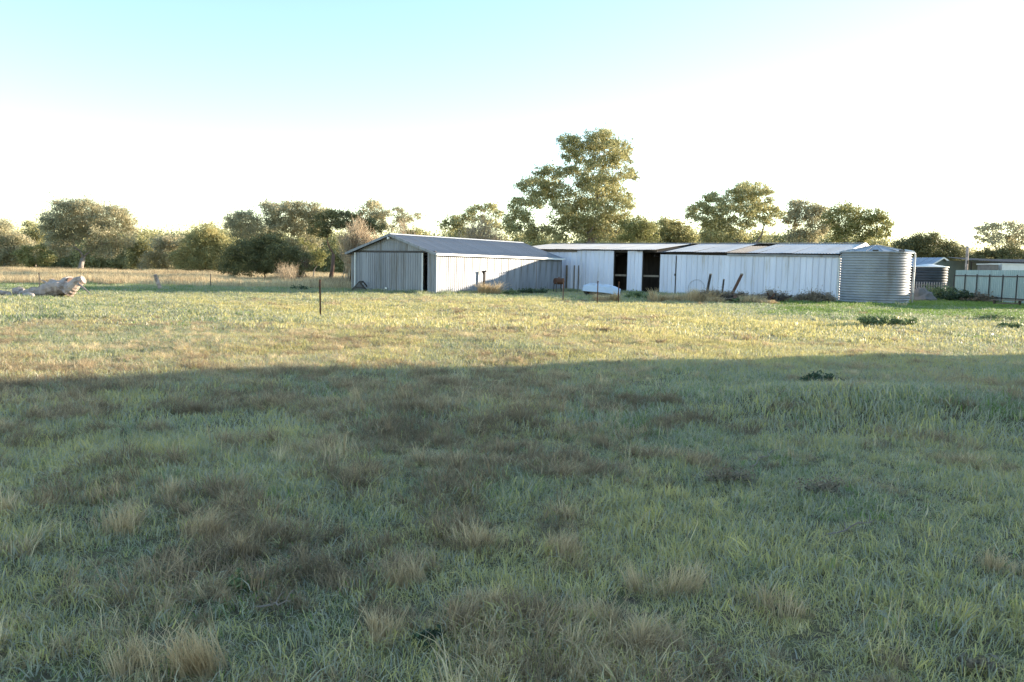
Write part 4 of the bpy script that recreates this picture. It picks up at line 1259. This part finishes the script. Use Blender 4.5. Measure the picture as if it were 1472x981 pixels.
def leaner(px0, py0, px1, py1, Y, w, label, mat):
    p, q = W(px0, py0, Y), W(px1, py1, Y + 0.8)
    p.z = -0.03
    t = thing('leaning_timber', label, 'timber', p, 0, 'timbers standing in the junk heap')
    d = q - p
    MB().bar((0, 0, 0), d, w, w * 0.6).build('beam', mat, t)
    MB().bar(d * 0.97, d * 1.01, w * 1.04, w * 0.64).build('weathered_end', 'timber', t)
    MB().box(d * 0.8, (w * 1.2, 0.03, 0.03)).build('bolt', 'rust', t)
def plank(px, py, Y, L, rz, tilt, label, mat='timber', w=0.16):
    p = W(px, py, Y)
    t = thing('loose_plank', label, 'plank', (p.x, p.y, 0.12), rz, 'loose planks in the junk heap')
    d = Vector((math.cos(tilt), 0, math.sin(tilt))) * L / 2
    MB().bar(-d + Vector((0, 0, d.z)), d + Vector((0, 0, d.z)), w, 0.05).build('board', mat, t)
    MB().bar(d * 0.9 + Vector((0, -0.01, d.z + 0.04)), d * 0.93 + Vector((0, -0.01, d.z + 0.04)), w * 0.8, 0.02).build('cleat', 'dark_timber', t)
plank(1036, 428, 48.1, 1.7, 0.2, 0.12, 'grey plank lying low across the rusty sheets')
plank(1052, 425, 48.6, 1.5, -0.5, 0.35, 'dark plank propped up right of the rusty sheets', 'dark_timber')
plank(1086, 427, 48.4, 1.6, 0.1, 0.22, 'weathered plank between the straw tuft and the dark scrap')
plank(1126, 427, 48.6, 1.3, 0.4, 0.3, 'dark plank at the right end of the scrap', 'dark_timber')
leaner(1014, 425, 1021.5, 394.5, 49.2, 0.13, 'thin dark timber leaning right, leftmost in the junk heap', 'dark_timber')
leaner(1037, 424, 1040.5, 402, 49.4, 0.10, 'short thin dark rod standing in the middle of the junk heap', 'dark_timber')
leaner(1046, 428, 1066.5, 394.5, 49.0, 0.15, 'thick dark reddish beam leaning steeply right in the junk heap', 'rust')

def scrap_sheet(px, py, Y, w, h, rz, rx, ry, label, mat='rust', name='scrap_sheet'):
    p = W(px, py, Y)
    p.z = max(0.05, p.z)
    t = thing(name, label, 'scrap metal', p, rz, 'scrap lying in the junk heap')
    g = random.Random(int(px))
    V, Fc = [], []
    n = 9
    for i in range(n):
        for j in range(4):
            V.append((w * (i / (n - 1) - 0.5), h * (j / 3 - 0.5), 0.04 * math.sin(i * 2.1) + g.uniform(-0.05, 0.05)))
    for i in range(n - 1):
        for j in range(3):
            Fc.append((i * 4 + j, i * 4 + j + 1, (i + 1) * 4 + j + 1, (i + 1) * 4 + j))
    o = MB().add(V, Fc).build('sheet', mat, t)
    o.rotation_euler = (rx, ry, 0)
    e = MB().tube([(-w * 0.5, -h * 0.5, 0), (0, -h * 0.52, 0.05), (w * 0.5, -h * 0.5, 0)], 0.025, 5).build('rolled_edge', 'dark_steel', t)
    e.rotation_euler = (rx, ry, 0)
    return t
scrap_sheet(1032, 426, 48.6, 0.8, 0.4, 0.3, 0.9, 0.2, 'rusty bent sheet left of the thick leaning beam', 'rust')
scrap_sheet(1046, 426, 48.9, 0.7, 0.4, -0.5, 0.5, -0.4, 'dark rusty sheet tilted under the thick leaning beam', 'rust')
scrap_sheet(1058, 428, 48.3, 0.6, 0.35, 0.8, 1.0, 0.3, 'small rusty sheet at the foot of the thick leaning beam', 'rust_light')
scrap_sheet(1026, 423, 49.6, 0.7, 0.4, 0.1, 1.1, 0.1, 'pinkish rusted plate at the back of the junk heap', 'rust_light')

def frame_scrap(px, py, Y, label, seed, mat='dark_steel', size=0.9):
    g = random.Random(seed)
    p = W(px, py, Y)
    t = thing('scrap_tangle', label, 'scrap metal', (p.x, p.y, 0), g.uniform(-0.4, 0.4), 'scrap lying in the junk heap')
    pts = [Vector((g.uniform(-1, 1) * size, g.uniform(-0.3, 0.3), g.uniform(0.02, 0.75) * size)) for _ in range(9)]
    for i in range(8):
        MB().bar(pts[i], pts[i + 1], g.uniform(0.05, 0.11), 0.05).build('bar', mat if i % 3 else 'rust', t)
    MB().lathe([(0.16, -0.06), (0.24, -0.05), (0.26, 0), (0.24, 0.05), (0.16, 0.06)], 14).build('wheel', 'dark_steel', t).location = (-0.3 * size, -0.1, 0.33)
    MB().box((0.25 * size, 0, 0.35), (0.6 * size, 0.35, 0.12), 0.3, 0.3, -0.4).build('plate', 'dark_timber', t)
frame_scrap(1096, 424, 48.5, 'dark tangle of scrap iron right of the straw tufts', 71)
frame_scrap(1118, 424, 48.8, 'dark scrap frame nearest the water tank, at the right end of the heap', 72, size=0.8)
def hoop():
    p = hit(1001, 414, S2_R - S2_Y * 0.35, S2_Y)
    t = thing('leaning_hoop', 'grey wire hoop leaning on the white wall behind the straw tufts', 'hoop', (p.x, p.y, 0), -T2)
    R = 0.62
    MB().tube([(R * math.cos(a), 0.06 * math.sin(a), R + R * math.sin(a)) for a in [2 * math.pi * k / 28 for k in range(29)]], 0.010, 5, False).build('ring', 'stone', t)
    MB().tube([(0.9 * R * math.cos(a), 0.06 * math.sin(a) - 0.03, R + 0.9 * R * math.sin(a)) for a in [2 * math.pi * k / 28 for k in range(29)]], 0.006, 4, False).build('inner_ring', 'stone', t)
hoop()

# dark low bush weeds at the wall foot
def weed(px, py, Y, w, h, n, label, mat='weed_leaf', l=0.09, wd=0.045, seed=1, stems=10, name='weed', cat='weed', group=None, flowers=0):
    g = random.Random(seed)
    x = GX(px, Y)
    r = thing(name, label, cat, (x, Y, float(gz(x, Y))), 0, group)
    st = MB()
    C, R = [], []
    for i in range(stems):
        a, d = g.uniform(0, 6.28), math.sqrt(g.random())
        tip = Vector((math.cos(a) * d * w, math.sin(a) * d * w * 0.6, h * g.uniform(0.45, 1.0) * (1 - 0.35 * d)))
        st.tube([(tip.x * 0.25, tip.y * 0.25, -0.02), (tip.x * 0.6, tip.y * 0.6, tip.z * 0.6), tip], [0.012 * h + 0.003, 0.008 * h + 0.002, 0.002], 4, False)
        for t in (0.45, 0.75, 1.0):
            C.append(np.array((tip.x * (0.25 + 0.75 * t), tip.y * (0.25 + 0.75 * t), tip.z * t)))
            R.append(0.30 * w * g.uniform(0.5, 1.0))
    st.build('stems', 'dark_timber', r)
    V, Q, t = leaf_cloud(C, R, n, l, wd, -0.3, 6, 0.8, seed)
    V[:, 2] = np.maximum(V[:, 2], 0.005)
    link('leaves', arrmesh('leaves', V, Q, {'rnd': t}), mat, r)
    if flowers:
        f = MB()
        for i in range(flowers):
            c = C[g.randrange(len(C))] + np.array((g.uniform(-.02, .02), g.uniform(-.02, .02), 0.02))
            for k in range(5):
                a = 6.283 * k / 5
                f.add([c, c + np.array((math.cos(a) * 0.011, math.sin(a) * 0.011, 0.005)), c + np.array((math.cos(a + .7) * 0.011, math.sin(a + .7) * 0.011, 0.005))], [(0, 1, 2)])
        f.build('flowers', 'flower_yellow', r)
    return r
weed(1262, 468, 28.6, 0.50, 0.46, 0.55, 'dark leafy weed clump in the sunny grass in front of the water tank', 'weed_leaf', 0.11, 0.05, 301, 16)
weed(1297, 466, 29.0, 0.60, 0.40, 0.3, 'sparser leafy weed just right of the dark clump before the tank', 'weed_leaf', 0.11, 0.05, 302, 14)
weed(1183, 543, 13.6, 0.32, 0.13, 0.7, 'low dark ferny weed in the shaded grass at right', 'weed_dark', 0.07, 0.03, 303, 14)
weed(620, 950, 3.75, 0.085, 0.09, 0.9, 'small round-leaved weed at the bottom edge of the photo', 'weed_dark', 0.026, 0.022, 304, 14)
weed(1048, 700, 6.9, 0.26, 0.17, 0.14, 'brownish dead weed in the shaded grass right of centre', 'purple_leaf', 0.03, 0.014, 305, 14)
weed(1195, 715, 6.6, 0.24, 0.15, 0.12, 'second brownish dead weed, right of the first', 'purple_leaf', 0.03, 0.014, 306, 12)
weed(345, 880, 4.35, 0.12, 0.13, 0.35, 'small yellow-flowered weed left of centre in the foreground', 'weed_leaf', 0.03, 0.012, 307, 10, flowers=8)
weed(1446, 968, 3.62, 0.10, 0.06, 0.4, 'dusky purple weed in the bottom right corner', 'purple_leaf', 0.04, 0.02, 308, 12)
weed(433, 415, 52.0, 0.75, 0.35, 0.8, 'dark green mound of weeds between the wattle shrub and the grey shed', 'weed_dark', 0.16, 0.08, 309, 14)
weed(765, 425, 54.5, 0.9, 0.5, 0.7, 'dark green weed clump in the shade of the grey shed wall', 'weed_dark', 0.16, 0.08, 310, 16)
weed(735, 426, 53.0, 0.6, 0.35, 0.7, 'smaller green weed clump left of the dark one by the shed wall', 'weed_leaf', 0.16, 0.08, 311, 12)
weed(918, 426, 50.5, 0.8, 0.55, 0.6, 'grey-green weed below the white pier between the doorways', 'weed_leaf', 0.14, 0.06, 312, 16)
weed(1170, 430, 50.5, 1.3, 0.75, 0.5, 'thin dry weed against the white wall left of the water tank', 'purple_leaf', 0.12, 0.04, 313, 18)
weed(1018, 430, 48.9, 1.1, 0.8, 0.28, 'dead twiggy brush behind the left rods of the junk heap', 'purple_leaf', 0.12, 0.035, 320, 26)
weed(1056, 430, 49.3, 1.1, 0.75, 0.28, 'dead twiggy brush behind the thick leaning beam', 'purple_leaf', 0.12, 0.035, 321, 26)
weed(1102, 430, 49.4, 1.2, 0.7, 0.28, 'dead twiggy brush behind the dark scrap', 'purple_leaf', 0.12, 0.035, 322, 26)
weed(1068, 430, 47.6, 0.6, 0.35, 0.8, 'bright green weed at the foot of the junk heap', 'weed_leaf', 0.12, 0.06, 314, 12)
weed(1350, 425, 60.0, 1.3, 1.3, 0.5, 'tall tangled weeds left of the teal fence', 'weed_leaf', 0.2, 0.08, 315, 22)
weed(1375, 428, 58.0, 1.1, 0.9, 0.5, 'dark brush at the left foot of the teal fence', 'weed_dark', 0.2, 0.08, 316, 20)
weed(1408, 430, 57.5, 1.2, 0.6, 0.35, 'dry brown brush along the foot of the teal fence', 'purple_leaf', 0.2, 0.06, 317, 20)
weed(1430, 452, 34.5, 0.8, 0.14, 0.5, 'flat green weed patch in the sunny grass at the far right', 'weed_leaf', 0.12, 0.05, 318, 14)
weed(1455, 466, 29.5, 0.5, 0.14, 0.5, 'bright low weed nearest the right edge of the sunny grass', 'weed_leaf', 0.1, 0.05, 319, 12)

# ------------------------------------------------------------------ fallen dead tree at the far left
def fallen_tree():
    Y = 38.5
    o = Vector((GX(70, Y), Y, 0))
    t = thing('fallen_tree', 'pale pinkish fallen dead tree with a raised broken limb at far left', 'fallen tree', o)
    def P(px, py, dy=0.0):
        return W(px, py, Y + dy) - o
    MB().tube([P(54, 421), P(66, 419), P(80, 415), P(95, 414), P(104, 417)], [0.26, 0.33, 0.38, 0.36, 0.24], 12, True, 0.10, 4).build('trunk', 'dead_wood', t, False)
    MB().tube([P(97, 421, -0.2), P(104, 413, -0.2), P(111, 406, -0.2), P(120, 402, -0.2)], [0.30, 0.27, 0.25, 0.20], 11, True, 0.08, 4).build('broken_limb', 'dead_wood', t, False)
    MB().tube([P(90, 412, 0.4), P(96, 407, 0.3), P(101, 405, 0.1)], [0.24, 0.28, 0.26], 11, True, 0.07, 4).build('hollow_limb', 'dead_wood', t, False)
    MB().tube([P(101, 405, 0.08), P(102.2, 404.6, 0.02)], [0.19, 0.17], 11, True).build('hollow_heart', 'bark_red', t)
    MB().tube([P(76, 413, 0.2), P(74, 407, 0.2), P(78, 404, 0.2)], [0.22, 0.19, 0.12], 9, True, 0.1, 4).build('knot', 'dead_wood', t, False)
    MB().tube([P(70, 413, 0.1), P(66, 406, 0.3), P(58, 402, 0.5)], [0.08, 0.05, 0.015], 6, True, 0.1, 3).build('branch', 'dead_wood', t)
    MB().tube([P(112, 408, -0.4), P(120, 414, -0.8), P(130, 423, -1.0)], [0.06, 0.045, 0.015], 6, True, 0.1, 3).build('branch', 'dead_wood', t)
    MB().tube([P(28, 424, -0.3), P(40, 422, -0.2), P(54, 419, 0)], [0.14, 0.19, 0.25], 9, True, 0.1, 4).build('trunk_end', 'dead_wood', t, False)
fallen_tree()
def log(px0, py0, px1, py1, Y, r0, label, mat='dead_wood'):
    p, q = W(px0, py0, Y), W(px1, py1, Y)
    p.z, q.z = r0 * 0.75, r0 * 0.85
    o = thing('log', label, 'log', (p.x, p.y, 0), 0, 'broken logs at far left')
    a = p - Vector((p.x, p.y, 0)); b = q - Vector((p.x, p.y, 0))
    MB().tube([a, a.lerp(b, 0.4) + Vector((0, 0.05, 0.03)), a.lerp(b, 0.75), b], [r0, r0 * 1.1, r0, r0 * 0.8], 9, True, 0.09).build('wood', mat, o, False)
    MB().tube([b, b + (b - a).normalized() * 0.03], [r0 * 0.7, r0 * 0.6], 9).build('end_grain', 'bark_pale', o)
log(-14, 428, 14, 427, 37.5, 0.17, 'flat pale log cut by the left edge of the photo')
log(20, 424, 36, 420, 38.8, 0.22, 'short thick log left of the fallen dead tree')
log(34, 427, 48, 426, 37.4, 0.13, 'thin log lying in front of the fallen dead tree', 'bark_pale')

# ------------------------------------------------------------------ right-hand side: teal fence and what stands behind it
def teal_fence():
    A = Vector((GX(1371, 64), 64, 0))
    B = Vector((GX(1560, 47.5), 47.5, 0))
    d = (B - A); L = d.length; d.normalize()
    rz = math.atan2(d.y, d.x)
    n = 9
    t = thing('metal_fence', 'teal sheet-metal fence with dark posts and rails at the right edge', 'fence', A, rz)
    w = L / n
    H = W(1420, 388.5, (A + d * L * 0.35).y).z
    s = sheet(0.02, w - 0.01, lambda x: 0.06, lambda x: H, 0.26, 0.03)
    repeat(s.build('panel', 'teal_steel', t), [(i * w, 0, 0) for i in range(n)])
    p = MB().box((0, -0.09, (H - 0.3) / 2), (0.055, 0.055, H - 0.3)).build('post', 'dark_steel', t)
    repeat(p, [(i * w, 0, 0) for i in range(n + 1)])
    for z in (H - 0.42, 0.42):
        q = MB().box((w / 2, -0.06, z), (w - 0.02, 0.04, 0.07)).build('rail', 'dark_steel', t)
        repeat(q, [(i * w, 0, 0) for i in range(n)])
teal_fence()

def far_house():
    Y = 84.0
    c = Vector((GX(1350, Y), Y, 0))
    t = thing('far_shed', 'small dark green gable shed with pale blue roof beyond the teal fence', 'shed', c, math.radians(20))
    w, L, he = 3.0, 7.0, W(1350, 381, Y).z
    hr = W(1350, 371, Y).z
    h = w / 2
    MB().add([(-h, 0, 0), (h, 0, 0), (h, 0, he), (0, 0, hr), (-h, 0, he), (-h, L, 0), (h, L, 0), (h, L, he), (0, L, hr), (-h, L, he)],
             [(0, 1, 2, 3, 4), (1, 6, 7, 2), (6, 5, 9, 8, 7), (5, 0, 4, 9)]).build('wall', 'green_wall', t)
    for side in (1, -1):
        s = remap(roof_sheet(0, L / 8 - 0.01, (h + 0.25, he - 0.12), (0, hr + 0.04), 0.22), lambda x, y, z: (side * y, x, z))
        repeat(s.build('roof_sheet', 'blue_roof', t), [(0, -0.25 + i * (L + 0.5) / 8, 0) for i in range(8)])
        MB().bar((side * (h + 0.25), -0.28, he - 0.14), (0, -0.28, hr + 0.01), 0.04, 0.14).build('barge_board', 'trim_white', t)
    MB().box((0, -0.03, 1.0), (0.9, 0.05, 2.0)).build('door', 'dark_timber', t)
    # lean-to on its right
    x0, x1 = h + 0.35, h + 3.2
    n = 4
    for i in range(n):
        a, b = x0 + (x1 - x0) * i / n, x0 + (x1 - x0) * (i + 1) / n - 0.01
        roof_sheet(a, b, (-0.2, he - 0.12), (5.5, he + 0.62), 0.22).build('lean_to_sheet', 'blue_roof', t)
    MB().box(((x0 + x1) / 2, 0.1, (he - 0.2) / 2), (x1 - x0 - 0.1, 0.08, he - 0.2)).build('lean_to_wall', 'green_wall', t)
far_house()

def dark_tank():
    Y = 68.0
    c = Vector((GX(1332, Y), Y, 0))
    t = thing('dark_tank', 'dark blue-grey water tank with a pale roof behind the galvanised tank', 'water tank', c)
    H = W(1332, 384, Y).z; R = 1.45
    prof = [(R - 0.02 + 0.03 * math.cos(2 * math.pi * i / 6), H * i / 72) for i in range(73)]
    MB().lathe(prof, 48).build('tank_wall', 'dark_tank', t, True)
    k = 12
    for i in range(k):
        a0, a1 = 2 * math.pi * i / k, 2 * math.pi * (i + 1) / k - 0.008
        MB().add([(0.15 * math.cos(a0), 0.15 * math.sin(a0), H + 0.25), (0.15 * math.cos(a1), 0.15 * math.sin(a1), H + 0.25),
                  ((R + 0.06) * math.cos(a1), (R + 0.06) * math.sin(a1), H + 0.02), ((R + 0.06) * math.cos(a0), (R + 0.06) * math.sin(a0), H + 0.02)], [(0, 1, 2, 3)]).build('roof_panel', 'trim_white', t)
    MB().lathe([(R + 0.02, H - 0.03), (R + 0.07, H - 0.02), (R + 0.07, H + 0.03), (R + 0.02, H + 0.04)], 48).build('rim', 'trim_white', t)
dark_tank()

def pole():
    Y = 72.0
    x = GX(1386, Y)
    h = W(1386, 355, Y).z
    t = thing('pole', 'pale upright pole behind the left end of the teal fence', 'pole', (x, Y, 0))
    MB().tube([(0, 0, 0), (0.01, 0, h * 0.5), (0, 0, h)], [0.13, 0.12, 0.11], 10, True).build('shaft', 'dead_wood', t, True)
    MB().lathe([(0.0, h + 0.05), (0.11, h + 0.03), (0.13, h - 0.06), (0.11, h - 0.07)], 10).build('cap', 'galv', t)
    MB().box((0.0, -0.14, h * 0.7), (0.08, 0.06, 0.3)).build('bracket', 'dark_steel', t)
pole()

def carport():
    Y = 76.0
    x0, x1 = GX(1392, Y), GX(1540, Y)
    zt, zb = W(1440, 375, Y).z, 0
    t = thing('carport', 'dark open-sided carport with a sagging roof edge beyond the fence', 'carport', (x0, Y, 0), math.radians(-4))
    L = x1 - x0
    n = 10
    for i in range(n):
        a, b = L * i / n, L * (i + 1) / n - 0.01
        sag = -0.12 * math.sin(math.pi * (i + 0.5) / n)
        roof_sheet(a, b, (0, zt + sag), (5.0, zt + 0.35 + sag), 0.24).build('roof_sheet', 'dark_steel', t)
    MB().box((L / 2, 0.02, zt - 0.16), (L, 0.06, 0.10)).build('edge_beam', 'dark_timber', t)
    for i in range(5):
        MB().box((0.1 + (L - 0.2) * i / 4, 0.1, zt / 2 - 0.1), (0.1, 0.1, zt - 0.2)).build('post', 'dark_timber', t)
    MB().box((L / 2, 4.9, zt / 2), (L, 0.06, zt)).build('back_wall', 'green_wall', t)
carport()
def white_box(px0, px1, py, Y, label, mat, name):
    x0, x1 = GX(px0, Y), GX(px1, Y)
    h = W(px0, py, Y).z
    t = thing(name, label, 'cabin' if name == 'white_cabin' else 'cabinet', (x0, Y, 0), 0)
    w = x1 - x0
    MB().box((w / 2, 1.0, h / 2), (w, 2.0, h)).build('body', mat, t)
    MB().box((w / 2, 1.0, h + 0.04), (w + 0.16, 2.16, 0.08)).build('lid', 'trim_white', t)
    MB().box((w * 0.5, -0.02, h * 0.55), (w * 0.5, 0.05, h * 0.5)).build('door', 'trim_white', t)
white_box(1420, 1432, 380.5, 73.5, 'small grey cabinet top showing over the teal fence', 'stone', 'grey_cabinet')
white_box(1437, 1540, 380, 73.8, 'long white cabin wall showing over the fence at the right edge', 'trim_white', 'white_cabin')

def picket_fence():
    Y = 63.0
    x0, x1 = GX(1309, Y), GX(1360, Y)
    t = thing('picket_fence', 'low grey picket fence in front of the dark tank', 'fence', (x0, Y, 0))
    H = W(1335, 405.5, Y).z
    n = 15
    p = MB().add([(-0.045, -0.01, 0), (0.045, -0.01, 0), (0.045, -0.01, H - 0.06), (0, -0.01, H), (-0.045, -0.01, H - 0.06),
                  (-0.045, 0.01, 0), (0.045, 0.01, 0), (0.045, 0.01, H - 0.06), (0, 0.01, H), (-0.045, 0.01, H - 0.06)],
                 [(0, 1, 2, 3, 4), (9, 8, 7, 6, 5), (0, 4, 9, 5), (1, 6, 7, 2), (2, 7, 8, 3), (3, 8, 9, 4)]).build('picket', 'bark_pale', t)
    repeat(p, [((x1 - x0) * i / (n - 1), 0, 0) for i in range(n)])
    for z in (0.25, H - 0.25):
        MB().box(((x1 - x0) / 2, 0.03, z), (x1 - x0, 0.03, 0.07)).build('rail', 'timber', t)
picket_fence()

def rock(px, Y, w, h, label, seed):
    g = random.Random(seed)
    x = GX(px, Y)
    V, Fc = [], []
    n, m = 12, 6
    for j in range(m + 1):
        ph = math.pi / 2 * j / m
        for i in range(n):
            a = 2 * math.pi * i / n
            k = 1 + g.uniform(-0.16, 0.16)
            V.append((w * math.cos(a) * math.cos(ph) * k, w * 0.7 * math.sin(a) * math.cos(ph) * k, h * math.sin(ph) * k - 0.03))
    for j in range(m):
        for i in range(n):
            Fc.append((j * n + i, j * n + (i + 1) % n, (j + 1) * n + (i + 1) % n, (j + 1) * n + i))
    o = MB().add(V, Fc).build('rubble_mound', 'stone', None, False)
    o.location = (x, Y, 0)
    tag(o, label, 'mound')
rock(1323, 57.5, 1.0, 0.95, 'grey mound of rubble right of the water tank', 61)

def bench():
    Y = 51.5
    x = GX(1448, Y)
    t = thing('plank_bench', 'low dark plank bench in front of the teal fence', 'bench', (x, Y, 0), math.radians(-12))
    MB().box((0, 0, 0.42), (1.7, 0.3, 0.05)).build('plank', 'timber', t)
    MB().box((0, 0.03, 0.22), (1.5, 0.04, 0.08)).build('stretcher', 'timber', t)
    for x in (-0.72, 0.72):
        MB().box((x, 0, 0.2), (0.07, 0.28, 0.4)).build('leg', 'dark_timber', t)
bench()

# ------------------------------------------------------------------ straw tussocks of the foreground that stand out singly
TG = 'single straw tussocks in the near foreground'
def fg(px, py, n, R, h, label, seed, lean=0.4, w=0.0035):
    d = ray(px, py)
    s = (0.0 - CAM.z) / d.z
    p = CAM + d * s
    o = tussock(px, py, p.y, n, R * 0.9, h * 0.95, label, w, 'tussock_solo', seed, lean, TG)
    o.location.x = p.x
    o.location.z = float(gz(p.x, p.y))
fg(272, 965, 380, 0.16, 0.30, 'tall pale straw tussock in the lower left foreground', 401)
fg(175, 970, 260, 0.18, 0.17, 'broad low straw tussock left of the tall pale one', 402)
fg(540, 925, 260, 0.11, 0.20, 'narrow straw tussock left of the bottom centre', 403)
fg(690, 885, 380, 0.14, 0.22, 'bright golden straw tussock near the bottom centre', 404)
fg(855, 895, 300, 0.16, 0.22, 'straw tussock right of the bright golden one', 405)
fg(940, 935, 340, 0.17, 0.24, 'golden arching tussock right of the bottom centre', 406, 0.7)
fg(850, 978, 260, 0.16, 0.18, 'straw tussock cut by the bottom edge, right of centre', 407)
fg(690, 790, 260, 0.15, 0.26, 'pale wispy straw tussock in the middle of the shade', 408)
fg(820, 800, 280, 0.18, 0.26, 'brown straw tussock right of the pale wispy one', 409)
fg(950, 850, 300, 0.20, 0.26, 'wide brown tussock below the brown weeds', 410)
fg(1110, 880, 340, 0.22, 0.22, 'long low straw tussock in the lower right foreground', 411)
fg(355, 800, 300, 0.22, 0.24, 'dark brown mound-shaped tussock in the left foreground', 412)
fg(175, 770, 300, 0.22, 0.26, 'reddish-brown tussock at the left of the shade', 413)
fg(235, 720, 300, 0.24, 0.26, 'dark tussock behind the reddish-brown one', 414)
fg(35, 740, 300, 0.24, 0.26, 'brown tussock near the left edge of the shade', 415)
fg(1455, 830, 260, 0.18, 0.20, 'yellowish tussock at the right edge of the foreground', 416)
fg(510, 690, 300, 0.24, 0.26, 'dark brown tussock left of the centre of the shade', 417)
fg(580, 840, 240, 0.15, 0.20, 'grey-brown tussock left of the bright golden one', 418)

# ------------------------------------------------------------------ dead twigs lying in the near grass
def twig(px, py, L, rz, label, seed):
    g = random.Random(seed)
    d = ray(px, py)
    p = CAM + d * ((0.04 - CAM.z) / d.z)
    t = thing('dead_twig', label, 'twig', (p.x, p.y, float(gz(p.x, p.y)) + 0.05), rz, 'dead twigs in the near grass')
    pts = [Vector((L * (k / 6 - 0.5), g.uniform(-0.02, 0.02) * L * 4, 0.012 * k + g.uniform(-0.006, 0.006))) for k in range(7)]
    MB().tube(pts, [0.0065, 0.006, 0.0058, 0.005, 0.0045, 0.0035, 0.002], 6, True, 0.1).build('stem', 'bark', t)
    for k in (2, 3, 5):
        q = pts[k] + Vector((0.10 * L, g.choice((-1, 1)) * 0.16 * L, 0.05))
        MB().tube([pts[k], pts[k].lerp(q, 0.5) + Vector((0, 0, 0.012)), q], [0.004, 0.003, 0.0012], 5, True).build('side_shoot', 'bark', t)
twig(1225, 770, 0.42, 0.35, 'branched dead twig lying in the grass at lower right', 501)
twig(1095, 665, 0.45, 0.9, 'upright-leaning dead twig beyond the brownish dead weed', 502)
twig(395, 885, 0.22, -0.5, 'short dead twig beside the yellow-flowered weed', 503)
